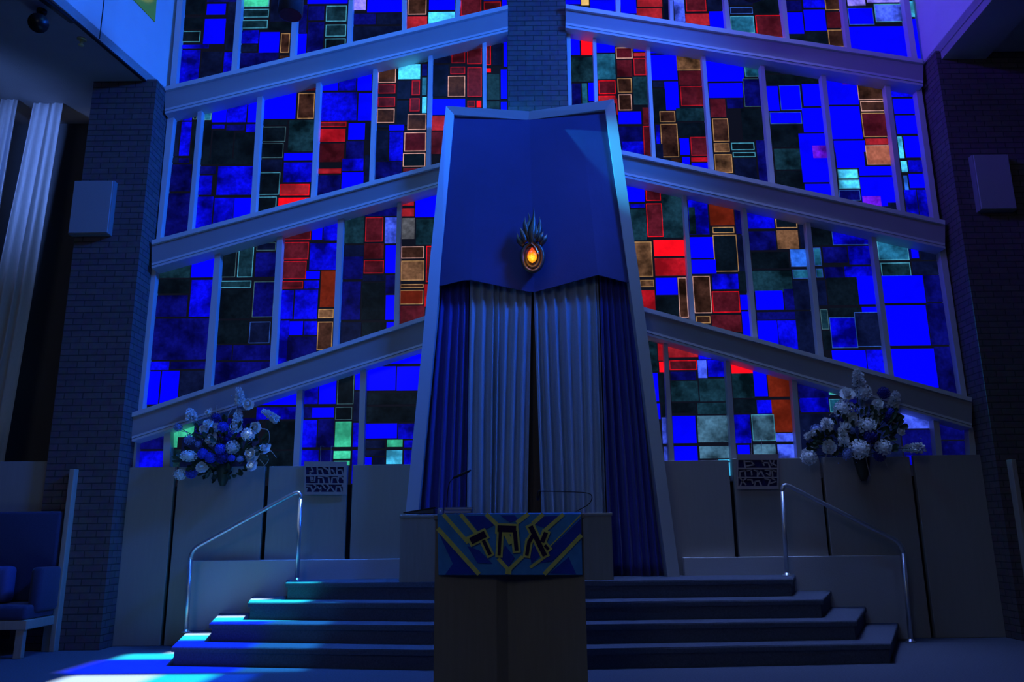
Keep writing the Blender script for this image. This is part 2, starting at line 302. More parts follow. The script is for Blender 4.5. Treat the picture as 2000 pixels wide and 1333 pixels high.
PANES = """
@Z1 0L0
375 -60 470 130 b|360 135 455 385 b|345 390 440 560 b|320 560 430 760 d
@Z1 0L1
520 -60 720 130 k|510 150 700 260 k|505 265 675 370 k:c|725 30 895 130 B|700 160 890 385 B|900 -40 990 440 n|495 385 750 425 b|480 430 665 760 b|675 445 860 700 n|870 450 965 660 b|730 -80 990 20 d
@Z1 0L2
1035 -40 1275 65 G:c|1030 75 1270 155 g:c|1020 170 1260 250 g:c|1280 -40 1460 190 n|1265 190 1490 265 k|1010 260 1180 380 b|1180 275 1360 460 B|1365 285 1450 460 w:t|1000 385 1165 450 n|990 455 1350 640 d|1355 480 1445 560 w
@Z1 0L3
1600 -60 1955 35 B|1500 40 1600 290 d|1500 290 1595 490 B|1605 50 1750 180 d|1600 190 1745 450 d|1760 45 1945 190 g:c|1755 210 1940 320 g:c|1750 330 1935 460 k:c
@Z2 0L4
315 -60 425 90 P|430 -60 740 110 B|305 115 510 215 d|510 115 730 215 n|300 225 730 400 n
@Z2 0L5
780 -80 950 130 w:w|775 140 955 260 q|965 -60 1195 90 B|960 100 1195 220 C
@Z2 0L6
1240 -60 1425 140 m:r|1440 10 1595 90 m:r|1600 -60 1645 60 B|1440 -60 1595 4 B
@Z1 1L0
430 960 520 1050 n|520 940 605 1050 b|610 930 650 1040 k:g|430 1055 490 1360 n|495 1055 590 1355 b|595 1055 650 1400 k
@Z5 1L0
395 210 480 262 n|480 215 580 262 d|380 270 595 510 d|340 520 590 960 d
@Z1 1L1
695 905 775 1045 T:c|775 860 905 1065 B|905 820 1080 1065 b|1085 800 1175 1065 B|765 1080 885 1120 b|895 1080 1060 1135 d|1065 1075 1160 1150 b|690 1055 765 1400 k|770 1130 960 1380 k|965 1150 1150 1380 k
@Z5 1L1
650 215 1125 275 k|645 285 810 360 d|815 285 1130 540 b|630 365 775 540 b|610 550 780 830 b|785 560 960 800 b|960 560 1120 740 B
@Z1 1L2
1220 740 1510 790 B|1520 680 1680 790 m|1215 800 1505 1035 B|1515 805 1665 1035 w:t|1205 1040 1430 1092 k|1205 1097 1415 1235 k:g|1435 1040 1660 1320 g
@Z5 1L2
1190 85 1395 220 k:g|1185 228 1385 333 n|1160 338 1365 540 k:c|1150 550 1335 690 k:c|1395 170 1650 240 B|1390 252 1640 430 b|1358 440 1622 545 q:R|1345 558 1630 650 R
@Z2 1L3
35 610 185 790 B|185 590 340 790 b|345 560 475 790 B|20 800 345 1050 b|350 805 475 1050 B|10 1055 255 1105 m:r|5 1115 245 1235 r:r|265 1065 415 1215 B|420 1065 470 1220 n|0 1242 235 1410 m|245 1222 405 1410 d
@Z6 1L3
500 270 715 345 m|500 -5 718 42 q:r|500 50 712 250 d|720 -90 905 20 b|715 25 905 190 B|908 -120 960 120 n
@Z2 1L4
525 500 685 545 q|525 550 685 722 w:w|525 730 680 815 m:r|520 838 677 930 m:r|512 940 672 1070 w:w|690 460 900 530 C|700 555 895 690 C|905 430 955 540 T|905 555 955 660 d|905 670 950 830 T|905 838 950 985 C|690 700 810 862 n|815 695 892 830 m:r|797 850 890 970 m:r|685 870 790 1090 n|778 985 948 1130 w:w|750 1145 945 1318 m:w|738 1325 940 1450 k:w|515 1080 620 1110 n|505 1130 615 1400 n|620 1080 755 1135 B|620 1140 745 1400 b|500 1400 735 1600 d|740 1455 940 1600 m
@Z2 1L5
1005 390 1155 550 n|995 560 1140 840 n|1160 370 1285 552 m:r|1295 320 1428 560 m:r|1150 575 1285 648 m:r|1128 655 1285 845 w:w|1298 580 1428 845 m:r|995 855 1285 1000 B|1298 870 1372 935 m:r|1378 870 1425 935 R|985 1005 1120 1135 q|970 1140 1110 1340 m
@Z2 1L6
1462 300 1508 568 m:R|1462 590 1508 632 R|1515 270 1605 570 n|1612 260 1650 580 B|1470 640 1582 870 g|1588 600 1650 862 B|1468 875 1582 960 g|1588 880 1650 960 B
@ZA 2L0
265 180 555 350 g|558 130 770 345 B|260 355 545 475 k|545 360 740 665 b|245 485 525 665 d|230 675 710 1015 d|150 1025 380 1100 b|385 1025 690 1090 d|140 1105 300 1380 B|305 1100 455 1380 B|460 1100 680 1320 n
@ZA 2L1
780 80 925 345 k:g|935 45 1065 345 g:c|1085 55 1248 127 n:g|1075 135 1250 340 d|1075 0 1260 47 d|775 366 1048 430 g:c|760 440 1045 680 k|1055 372 1232 670 d:g|740 690 1020 885 k|1025 700 1200 882 n:l|725 890 890 1020 d|892 890 1205 1020 d|700 1028 1200 1230 d
@Z6 2L2
222 450 465 602 m:r|215 612 445 765 m:r|208 772 425 930 m:r|195 940 398 1010 m:r|468 410 562 600 B|565 400 700 605 b|448 622 690 850 b|415 855 538 930 B|538 852 672 1165 o|400 935 532 1010 b|185 1018 315 1265 b|320 1012 520 1265 b|520 1175 655 1258 W:t
@ZB 2L2
130 238 230 560 b|232 242 332 345 B|215 350 428 520 d|335 242 432 345 b|428 245 540 450 w:t
@Z6 2L3
730 370 910 630 g|910 320 1190 400 d|915 404 1070 615 m:r|1080 405 1190 630 L|728 640 905 930 n|905 622 1075 760 m|902 765 1076 882 m:r|1082 640 1180 880 B|725 735 902 932 d|895 888 1082 948 n|700 945 880 1270 d|885 952 1082 1270 k|1085 890 1175 1050 d|1085 1058 1170 1270 B
@ZB 2L3
570 250 740 420 n|745 250 912 360 k|915 248 975 310 B
@Z6 2L4
1215 220 1330 312 q:r|1335 170 1520 410 B|1215 330 1332 402 q|1215 410 1335 592 y|1340 415 1520 640 g|1216 648 1416 756 w:w|1212 768 1416 942 W:t|1425 645 1500 955 m:R|1208 965 1412 1004 w:t|1205 1015 1408 1142 o:t|1195 1148 1420 1310 m|1412 965 1480 1160 r
@ZC 3L0
110 560 370 705 d|100 715 355 960 b
@ZC 3L1
420 520 480 690 G|480 480 620 600 G|405 700 500 860 g|500 600 1180 860 n|620 430 1180 600 d
@ZB 3L1
0 720 295 835 B|0 848 290 938 b|60 945 285 1150 k|0 1155 275 1350 k
@ZB 3L2
325 630 440 830 b|442 630 567 830 B|570 595 692 832 k:g|695 580 745 730 B|320 845 400 930 d|392 850 552 925 B|555 845 678 942 k:g|553 948 672 1132 G|543 1155 667 1215 G|305 938 430 1135 b|432 930 552 1135 d|685 738 735 950 n|680 958 728 1132 b|672 1150 722 1400 b|300 1150 440 1400 b|442 1150 540 1400 d|545 1225 662 1262 G
@ZB 3L3
760 440 1200 547 B|765 560 985 735 B|988 560 1200 735 B|755 745 1180 832 k|755 842 1180 955 k|745 962 995 1072 B|998 962 1180 1075 b|740 1080 910 1140 n|918 1076 1034 1132 G|1040 1080 1180 1135 b|914 1150 1032 1253 C|740 1150 910 1196 n|740 1198 815 1270 B|820 1200 910 1270 n|1038 1150 1180 1260 b
@Z3 0R0
60 -60 195 40 B|197 -60 270 50 Y|275 -60 505 100 B
@Z3 0R1
540 -60 680 120 B|683 -60 905 62 q|678 66 905 165 q|912 -60 980 180 n
@Z3 0R2
1003 -60 1100 190 L|1105 -60 1287 102 m:r|1103 115 1315 225 q:r|1290 -60 1450 90 n|1312 95 1462 250 B
@Z3 0R3
1480 -60 1690 50 n|1490 58 1692 125 n:l|1495 135 1706 290 T:c
@Z4 0R3
130 -60 380 112 k|150 120 388 310 m:R
@Z4 0R4
395 0 525 92 d|530 -60 715 65 b|405 98 540 278 B|543 75 722 252 B|425 275 560 360 k|562 258 738 390 k|708 -60 842 85 w:t|724 92 858 230 m|738 238 882 385 w:t
@Z4 0R5
890 -60 1042 50 P|1048 -60 1360 22 P|900 60 1112 205 B:l|1115 28 1375 182 L:c|905 212 1410 500 B
@Z4 0R6
1400 -60 1505 0 B|1405 5 1500 140 C|1425 150 1560 490 B
@Z3 1R0
100 240 190 480 B|195 262 296 482 R|105 490 310 712 g|118 722 200 925 d|205 720 257 925 T|260 716 320 882 B
@Z3 1R1
330 280 490 460 B|498 310 648 402 w:w|498 408 648 512 m:w|650 320 770 450 B|653 455 762 492 q|653 500 766 657 m:r|335 465 500 690 T|508 518 645 670 m|348 695 503 820 m:R|513 675 643 807 w:t|648 662 785 912 g|348 828 502 900 q:R|522 815 643 962 w:w|504 850 518 1000 r|520 965 725 1080 B|732 930 795 1085 m|525 1095 738 1400 d|740 1090 812 1440 m:r
@Z7 1R1
110 70 300 190 b
@Z3 1R2
795 360 1010 465 B|1013 395 1130 445 Y|1018 452 1247 615 W:t|805 472 1035 700 B|818 705 920 760 n|925 705 1050 960 B|822 768 940 1075 k|1043 612 1255 740 m|1060 745 1268 922 m:r|878 962 1020 1062 w:t|1022 935 1290 1052 g|890 1072 1045 1368 w:t|848 1080 888 1290 b|1035 1062 1295 1190 k|1055 1198 1142 1348 B|1148 1185 1315 1355 m:r
@Z7 1R2
535 215 625 255 w|630 205 702 275 B|708 208 868 252 r|712 255 875 330 B|405 90 470 230 n
@Z3 1R3
1275 430 1610 710 B|1305 718 1605 852 B|1318 856 1458 1020 m|1462 852 1608 945 d
@Z4 1R3
55 480 186 627 T:c|48 635 205 872 d:g|35 880 240 1140 k
@Z7 1R3
895 -130 1040 78 w:t|905 85 1047 168 W:t|912 180 1072 350 W:t|1055 80 1262 150 k:c|1068 163 1272 212 k:c|1085 215 1282 420 n|1285 60 1430 440 d
@Z4 1R4
210 500 680 600 k|235 605 690 690 k|240 698 340 905 B|343 690 522 900 B:l|530 680 705 868 B|262 908 528 1012 B:l|530 875 745 1080 B|270 1015 505 1195 k
@Z8 1R4
30 0 280 125 k|55 132 295 320 g|70 325 315 500 k|280 0 545 430 B|385 105 525 220 p|320 438 585 560 B
@Z4 1R5
720 590 980 855 B|748 862 1010 1135 B|785 1142 1045 1240 B|850 615 932 690 p|974 640 1205 815 w:w|1000 818 1215 908 w:w|1014 915 1245 1118 m:t|1040 1124 1258 1180 q
@Z8 1R5
848 102 1095 278 s:w|590 160 842 305 B|603 310 785 398 C:c|612 402 800 487 C:c|788 285 1115 370 B|615 490 805 590 d:l|805 378 1140 640 B|820 545 985 640 p|1040 600 1160 680 n
@Z4 1R6
1240 680 1460 792 b|1268 800 1470 930 B|1288 936 1495 1092 B|1308 1108 1352 1290 C|1358 1105 1535 1285 B
@Z8 1R6
1152 240 1212 342 C|1215 232 1395 342 b|1178 365 1218 500 l|1222 350 1412 480 B|1190 490 1300 720 b|1302 490 1450 740 b
@Z7 2R0
150 400 308 600 B|180 615 312 652 b|185 660 325 935 g|313 436 448 592 m:R|322 608 467 905 m:R|455 465 640 912 g|215 940 377 1252 W:t|383 925 655 1072 R|393 1082 668 1242 r:r|262 1272 392 1340 W:t
@ZD 2R0
110 295 268 490 r|268 188 462 342 B|272 348 480 520 k|465 185 550 540 w:w
@Z7 2R1
670 515 865 560 d|685 575 862 885 b|690 640 752 882 g|865 565 1082 805 o|893 812 1088 872 k:t|1088 590 1170 882 d|903 880 1118 1208 k:t|700 900 905 1090 B|712 1095 930 1225 B|1118 885 1200 1333 n
@ZD 2R1
593 172 753 502 w:w|758 155 990 292 b|758 305 1003 495 m:R|1002 335 1090 472 B|615 520 748 590 w:t|753 510 1018 665 m|1020 480 1125 720 B|988 130 1080 325 k
@Z7 2R2
1195 620 1430 832 b|1438 690 1630 828 k:t|1452 840 1645 1008 W|1205 850 1450 1020 d|1648 715 1720 1000 n|1568 1005 1732 1165 l:l|1588 1182 1745 1268 T:l|1235 1030 1560 1180 k|1258 1186 1590 1310 k
@ZD 2R2
1105 130 1455 315 g|1135 300 1380 472 B|1383 285 1482 472 d|1462 210 1625 472 n|1145 485 1500 556 d|1155 560 1332 780 B|1332 558 1515 815 b|1490 478 1665 860 n
@Z8 2R3
360 750 560 980 k|552 812 895 975 b:l|393 992 465 1155 T:l|413 1175 480 1258 T:l|475 985 692 1130 d|695 978 930 1145 b|488 1160 660 1270 d|660 1155 950 1255 b
@ZE 2R3
230 208 332 435 n|335 185 605 432 k|278 460 350 642 g:g|348 448 635 560 k|600 172 800 424 B|635 440 810 520 B|298 650 372 820 k|362 530 595 804 b:l|580 485 822 792 n:l|380 818 680 1010 B|682 812 880 1040 b
@Z8 2R4
945 880 1218 1108 T:c|978 1122 1242 1248 g:c|1218 955 1312 1095 d|1240 980 1308 1090 B|1318 980 1520 1105 n|1248 1110 1540 1232 n
@ZE 2R4
810 168 1182 412 B|1182 162 1395 405 d|840 428 1215 782 B|1215 408 1455 775 d|895 802 1285 1150 B|1285 785 1520 1220 d
@ZF 3R0
215 60 285 385 g|285 110 346 292 r|297 294 342 392 R|235 392 296 645 B|300 400 355 655 k|275 658 312 800 B|322 778 374 1012 L|320 660 375 772 k|338 1032 392 1200 L
@ZF 3R1
375 140 637 262 q:r|385 282 630 372 m:R|632 282 716 442 L|718 280 880 430 b|395 380 622 462 d|400 462 642 645 g|645 440 890 645 g|638 225 760 280 b|405 650 622 745 k|628 650 905 755 g|415 765 622 1008 B|630 762 920 1000 S|428 1028 637 1200 B|648 1028 925 1140 S|810 1144 945 1165 C|895 1168 945 1290 C
@ZF 3R2
922 300 1112 402 R|932 395 1125 615 g|1118 370 1238 602 B|1240 380 1452 605 o|945 620 1142 745 k|1145 628 1278 750 b|1278 625 1478 912 o|950 755 1098 1008 b|1102 752 1308 990 S:c|1310 915 1500 994 L|980 1018 1092 1200 B|1118 1012 1318 1200 S|1328 1012 1510 1200 L
@ZF 3R3
1500 470 1780 612 d|1515 618 1770 722 b
@ZG 3R3
435 365 560 412 G:c|443 440 610 562 T:c|190 430 442 562 b|190 568 440 1000 n|445 568 780 1000 n|560 420 780 560 d
@ZG 3R4
780 500 1060 1000 n|1062 555 1360 702 L|1080 708 1380 1000 d|1110 930 1175 1020 b
@ZG 3R5
1390 630 1690 800 d|1410 806 1700 1000 d
"""
# vanishing point of the wall's verticals: pane sides follow it
_d = Vector((0, 0, 1)); VPX = 1000+F*_d.dot(AX)/_d.dot(FWD); VPY = 666.5-F*_d.dot(AY)/_d.dot(FWD)
def clip(p, q):
    """Sutherland-Hodgman: polygon p inside convex polygon q"""
    area = sum(q[i][0]*q[(i+1) % len(q)][1]-q[(i+1) % len(q)][0]*q[i][1] for i in range(len(q)))
    if area < 0: q = q[::-1]
    for i in range(len(q)):
        a, b = q[i], q[(i+1) % len(q)]; res = []
        def side(c): return (b[0]-a[0])*(c[1]-a[1])-(b[1]-a[1])*(c[0]-a[0])
        for j in range(len(p)):
            c, d = p[j], p[(j+1) % len(p)]; sc, sd = side(c), side(d)
            if sc >= 0: res.append(c)
            if (sc >= 0) != (sd >= 0):
                t = sc/(sc-sd); res.append((c[0]+(d[0]-c[0])*t, c[1]+(d[1]-c[1])*t))
        p = res
        if len(p) < 3: return []
    return p
def shrink(p, d):
    """convex polygon moved inward by d pixels"""
    cx = sum(a[0] for a in p)/len(p); cy = sum(a[1] for a in p)/len(p); n = len(p); out = []
    area = sum(p[i][0]*p[(i+1) % n][1]-p[(i+1) % n][0]*p[i][1] for i in range(n)); sg = 1 if area > 0 else -1
    L = []
    for i in range(n):
        a, b = p[i], p[(i+1) % n]; dx, dy = b[0]-a[0], b[1]-a[1]; l = math.hypot(dx, dy)
        if l < 1e-6: continue
        nx, ny = -dy/l*sg, dx/l*sg; L.append((a[0]+nx*d, a[1]+ny*d, dx, dy))
    for i in range(len(L)):
        a, b = L[i-1], L[i]; den = a[2]*b[3]-a[3]*b[2]
        if abs(den) < 1e-6: out.append((b[0], b[1])); continue
        t = ((b[0]-a[0])*b[3]-(b[1]-a[1])*b[2])/den; out.append((a[0]+a[2]*t, a[1]+a[3]*t))
    return out
def area2(p): return abs(sum(p[i][0]*p[(i+1) % len(p)][1]-p[(i+1) % len(p)][0]*p[i][1] for i in range(len(p))))/2

for row, mus in MUL.items():
    top, bot = ROWL[row]
    for i in range(len(mus)-1):
        a, b = mus[i], mus[i+1]
        q = [corner(a, 1, top), corner(b, 0, top), corner(b, 0, bot), corner(a, 1, bot)]
        BAYS[row+str(i)] = q
plist = {}
cur = None
for ln in PANES.strip().splitlines():
    if ln[0] == '@':
        z, bay = ln[1:].split(); cur = plist.setdefault(bay, []); zo = ZOOM[z]; continue
    for it in ln.split('|'):
        x0, y0, x1, y1, c = it.split()
        X0, Y0, X1, Y1 = zo[0]+float(x0)/zo[2], zo[1]+float(y0)/zo[2], zo[0]+float(x1)/zo[2], zo[1]+float(y1)/zo[2]
        cur.append((X0, Y0, X1, Y1, c))
for bay, q in BAYS.items():                                   # the panes go on above the top of the picture
    if bay[0] != '0': continue
    rf = random.Random(bay); x0, x1 = q[0][0]-4, q[1][0]+4; y = -112.0
    while y < -14:
        h = rf.uniform(14, 30); y1 = -9.0 if y+h > -22 else y+h
        cut = sorted([x0, x1]+([rf.uniform(lerp(x0, x1, .3), lerp(x0, x1, .7))] if x1-x0 > 40 else []))
        for a, b in zip(cut, cut[1:]): plist[bay].insert(0, (a, y, b, y1-0.5, rf.choice('BBbbbddnkgm')))
        y = y1
wn = 0
for bay, q in BAYS.items():
    bm = nb(); lc = bm.loops.layers.float_color.new('pane')
    big = shrink(q, -4)
    def face(pts, y, col, al):
        f = poly(bm, [U(x, yy, y) for x, yy in pts])
        for lp in f.loops: lp[lc] = (*col, al)
    face(big, YG+0.012, LEAD, 0)
    for k, (x0, y0, x1, y1, code) in enumerate(plist.get(bay, [])):
        c, _, e = code.partition(':')
        ym = (y0+y1)/2; g = 0.8
        def P(x, y): return (x+(y-ym)*(x-VPX)/(ym-VPY), y-0.0102*(x-(x0+x1)/2))
        p = clip([P(x0+g, y0+g), P(x1-g, y0+g), P(x1-g, y1-g), P(x0+g, y1-g)], shrink(q, -2))
        if len(p) < 3 or area2(p) < 4: continue
        col = srgb(COL[c]); al = COL[c][3]; yy = YG-0.0004*k
        jit = random.uniform(0.9, 1.12); col = [v*jit*1.12 for v in col]
        if e and area2(p) > 40:
            wd = 1.3 if e in 'gl' else 1.6
            ec = [v*0.62 for v in srgb(EDG[e])]
            face(p, yy, ec, 0.55)
            ip = shrink(p, wd)
            if len(ip) >= 3 and area2(ip) > 6 and area2(ip) < area2(p):
                face(ip, yy-0.0002, col, al)
        else:
            face(p, yy, col, al)
    wn += 1
    struct('window_%d' % wn, bm, GLASS, keep=True)

# ---------------------------------------------------------------- mullions and beams
TN = [0]
def trim(bm, material, **k):
    TN[0] += 1; return struct('trim_%d' % TN[0], bm, material, **k)
for row, mus in MUL.items():
    top, bot = ROWL[row]
    for a in mus:
        if a[1]-a[0] < 5: continue
        q = [corner(a, 0, top), corner(a, 1, top), corner(a, 1, bot), corner(a, 0, bot)]
        ext = lambda p0, p1: (p0[0]+(p0[0]-p1[0])*0.03, p0[1]+(p0[1]-p1[1])*0.03)
        q = [ext(q[0], q[3]), ext(q[1], q[2]), ext(q[2], q[1]), ext(q[3], q[0])]
        bm = nb(); slab(bm, q, YM, YG+0.05); trim(bm, CASING)
def beam(t, b, fb, x0, x1):
    """sloping beam: sill on top, plain face, stepped casing below"""
    tl, tr = line_y(t, x0), line_y(t, x1); bl, br = line_y(b, x0), line_y(b, x1)
    root = None
    bm = nb(); slab(bm, [(x0, tl+6), (x1, tr+6), (x1, br-10), (x0, bl-10)], YB, YG+0.25)
    root = trim(bm, BEAM)
    bm = nb(); slab(bm, [(x0, tl), (x1, tr), (x1, tr+8), (x0, tl+8)], YS, YG+0.2); obj('sill', bm, CASING, root)
    bm = nb(); slab(bm, [(x0, bl-10), (x1, br-10), (x1, br-5.6), (x0, bl-5.6)], YS+0.015, YG+0.2)
    slab(bm, [(x0, bl-4.4), (x1, br-4.4), (x1, br), (x0, bl)], YS+0.02, YG+0.2); obj('casing', bm, CASING, root)
    return root
beam(AL_T, AL_B, 0, 322, 992); beam(AR_T, AR_B, 0, 1105, 1803)
beam(BL_T, BL_B, 0, 296, 862); beam(BR_T, BR_B, 0, 1212, 1846)
beam(CL_T, CL_B, 0, 257, 834); beam(CR_T, CR_B, 0, 1254, 1898)

# ---------------------------------------------------------------- room shell
bm = nb(); poly(bm, [(-11, -8, 0), (11, -8, 0), (11, 11, 0), (-11, 11, 0)])
struct('floor', bm, CARPET)
# brick piers
def pier(name, x0, x1, y0, y1, z0, z1):
    bm = nb(); box(bm, x0, x1, y0, y1, z0, z1); o = struct(name, bm, BRICK); box_uv(o); return o
xl_in = U(331, 180, YM).x; xl_out = U(180, 185, YP).x
zsl = UZ(0, 0, 1).z
zl = U(292, 158, YP).z
pier('wall_left_pier', xl_out, xl_in-0.005, YP, YG+0.3, 0, zl+0.02)
xr_in = U(1900, 838, YM).x; xr_out = U(1985, 300, YP).x
zr = U(1832, 102, YP).z
pier('wall_right_pier', xr_in+0.005, max(xr_out, xr_in+1.1), YP, YG+0.3, 0, zr+0.02)
pier('wall_centre_pier', U(991, 60, 9.24).x, U(1106, 60, 9.24).x, 9.245, YG+0.3, 5.6, ZTOP)
pier('wall_centre_pier_foot', U(991, 60, 9.24).x, U(1106, 60, 9.24).x, 9.36, YG+0.3, 0, 5.6)
# walls behind and beside the aisles
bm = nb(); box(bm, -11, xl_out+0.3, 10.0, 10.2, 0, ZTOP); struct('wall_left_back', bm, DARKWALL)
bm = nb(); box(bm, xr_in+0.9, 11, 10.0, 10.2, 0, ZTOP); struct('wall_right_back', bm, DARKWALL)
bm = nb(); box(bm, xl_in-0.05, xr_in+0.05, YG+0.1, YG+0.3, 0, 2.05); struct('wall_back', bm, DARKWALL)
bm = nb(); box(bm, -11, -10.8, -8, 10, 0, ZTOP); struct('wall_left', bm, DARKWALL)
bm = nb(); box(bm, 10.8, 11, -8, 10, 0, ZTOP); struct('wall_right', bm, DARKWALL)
SUN_GELS = [(-3.42, -2.6, 8.68, 8.84, (0.8, 1.0, 1.0)), (-3.8, -2.1, 8.3, 8.68, (0.03, 0.9, 1.0)), (-3.9, -2.35, 7.48, 8.3, (0.0, 0.01, 1.0)), (-3.7, -2.95, 6.0, 7.40, (0.8, 1.0, 1.0)), (-2.95, -2.45, 6.0, 7.40, (0.02, 0.85, 1.0)),
       (-2.35, -1.75, 7.48, 8.3, (0.01, 0.12, 0.3)), (-2.45, -2.1, 6.0, 7.40, (0.0, 0.03, 0.4))]  # roof panes added out of view, placed and tinted to make the sun patches
SH = -SUNDIR*(ZTOP-0.3)                                        # from the floor of the stairs up to the roof
hx0, hx1, hy0, hy1 = -4.1+SH.x, -1.5+SH.x, 6.0+SH.y, 8.84+SH.y
bm = nb()
for q in ((-11, hx0, -8, 10.2), (hx1, 11, -8, 10.2), (hx0, hx1, -8, hy0), (hx0, hx1, hy1, 10.2)): box(bm, *q, ZTOP, ZTOP+0.2)
struct('ceiling', bm, PLASTER)
def tint(c):
    m = bpy.data.materials.new('added_roof_gel'); m.use_nodes = True; nt = m.node_tree; nt.nodes.clear()
    o = nt.nodes.new('ShaderNodeOutputMaterial'); t = nt.nodes.new('ShaderNodeBsdfTransparent'); t.inputs[0].default_value = (*c, 1)
    nt.links.new(t.outputs[0], o.inputs[0]); return m
bm = nb(); mats = []
for i, (x0, x1, y0, y1, c) in enumerate(SUN_GELS):
    poly(bm, [(x+SH.x, y+SH.y, ZTOP+0.1) for x, y in ((x0, y0), (x1, y0), (x1, y1), (x0, y1))], i); mats.append(tint(c))
for q in ((-4.1, -1.5, 7.39, 7.49), (-4.1, -3.42, 8.67, 8.84), (-2.6, -1.5, 8.67, 8.84), (-2.1, -1.5, 8.29, 8.68), (-1.75, -1.5, 7.48, 8.3), (-4.1, -3.8, 8.29, 8.68), (-4.1, -3.9, 7.48, 8.3), (-4.1, -3.7, 6.0, 7.4), (-2.1, -1.5, 6.0, 7.4)):
    poly(bm, [(x+SH.x, y+SH.y, ZTOP+0.11) for x, y in ((q[0], q[2]), (q[1], q[2]), (q[1], q[3]), (q[0], q[3]))], len(SUN_GELS))
struct('window_%d' % (wn+1), bm, mats+[BEAM], keep=True)  # the added tinted panes and their opaque mask, not a known window
# side soffits and the tall fascias above them
def side(prefix, pa, pb, zs, sgn, fmat):
    a = UZ(pa[0], pa[1], zs); b = UZ(pb[0], pb[1], zs); d = (b-a).normalized()
    a2 = a - d*((a.y-10.0)/d.y*-1) if False else a + d*((10.0-a.y)/d.y)
    b2 = a + d*((-2.0-a.y)/d.y)
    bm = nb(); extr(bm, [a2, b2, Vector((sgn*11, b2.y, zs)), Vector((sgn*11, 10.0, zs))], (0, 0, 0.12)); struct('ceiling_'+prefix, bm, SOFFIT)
    n = Vector((d.y, -d.x, 0)).normalized()
    if n.x*sgn > 0: n = -n                                       # towards the nave
    bm = nb(); extr(bm, [a2+Vector((0, 0, .005)), b2+Vector((0, 0, .005)), Vector((b2.x, b2.y, ZTOP)), Vector((a2.x, a2.y, ZTOP))], -n*0.15)
    struct('wall_'+prefix+'_upper', bm, fmat)
    return a, d, n
la, ld, ln_ = side('left', (288, 159), (103, 0), zl, -1, PLASTER)
ra, rd, rn_ = side('right', (1836, 101), (1920, 0), zr, 1, PLASTER)

# ---------------------------------------------------------------- stairs and stage
STEPS = [[(-3.54, 9.24), (-3.16, 7.86), (-0.78, 7.46), (0.62, 7.42), (3.33, 7.58), (4.17, 9.24)],
         [(-3.22, 9.24), (-2.93, 8.14), (-0.80, 7.77), (0.64, 7.70), (3.14, 7.81), (3.84, 9.24)],
         [(-2.88, 9.24), (-2.66, 8.42), (-0.82, 8.06), (0.67, 7.99), (2.94, 8.06), (3.48, 9.24)],
         [(-2.51, 9.24), (-2.36, 8.66), (-0.85, 8.42), (0.70, 8.34), (2.79, 8.42), (3.10, 9.24)]]
def prism(bm, pts, z0, z1, bev=0.0):
    a = [bm.verts.new((x, y, z0)) for x, y in pts]; b = [bm.verts.new((x, y, z1)) for x, y in pts]; n = len(pts)
    bm.faces.new(a[::-1]); top = bm.faces.new(b); fs = []
    for i in range(n): fs.append(bm.faces.new((a[i], a[(i+1) % n], b[(i+1) % n], b[i])))
    if bev:
        es = [e for e in top.edges if not (e.verts[0].co.y > 9.2 and e.verts[1].co.y > 9.2)]
        bmesh.ops.bevel(bm, geom=es, offset=bev, segments=3, affect='EDGES', profile=0.5)
for k, pts in enumerate(STEPS):
    z0, z1 = k*RISE, (k+1)*RISE
    cx = sum(p[0] for p in pts)/6
    inn = [(x+(0.02 if x < cx else -0.02), min(YBACK, y+0.02)) for x, y in pts]
    bm = nb(); prism(bm, inn, z0, z1-0.03); prism(bm, pts, z1-0.05, z1, 0.016)
    struct('floor_step_%d' % (k+1), bm, CARPET)

# wainscot boards standing in front of the window wall, narrow open joints between them
def board(px0, px1, pyt, name=None, pb=None):
    (t0, b0), (t1, b1) = px0, px1                                # top and bottom pixel x of each side
    pt0, pt1 = U(t0, pyt[0], YW), U(t1, pyt[1], YW)
    zt = (pt0.z+pt1.z)/2; xa, xb = pt0.x, pt1.x
    bm = nb(); box(bm, xa, xb, YW, YW+0.06, 0.0, zt, bev=0.006)
    trim(bm, PANEL)
sl = [(150, 913), (163, 913.5), (170, 913.5), (342, 912.5), (349, 912.5), (518, 911), (525, 911), (679, 909.5), (689, 909), (806, 907)]
board((60, 0), (163, 0), (916, 916)); board((170, 0), (342, 0), (914, 913)); board((349, 0), (518, 0), (912.5, 911.5)); board((526, 0), (679, 0), (911, 910)); board((689, 0), (830, 0), (909, 907))
board((1285, 0), (1423, 0), (901, 899)); board((1431, 0), (1600, 0), (897, 894)); board((1606, 0), (1776, 0), (894, 892)); board((1784, 0), (1950, 0), (890, 888)); board((1957, 0), (2080, 0), (889, 886))
# low pale cheek walls at the back of the stage
for (pa, pb, yt) in (((372, 1097), (786, 1091), 0), ((1335, 1088), (1757, 1087), 0)):
    A, B = U(pa[0], pa[1], 9.17), U(pb[0], pb[1], 9.17)
    bm = nb(); box(bm, A.x, B.x, 9.15, YW-0.002, 0.0, (A.z+B.z)/2, bev=0.008); trim(bm, CHEEK)

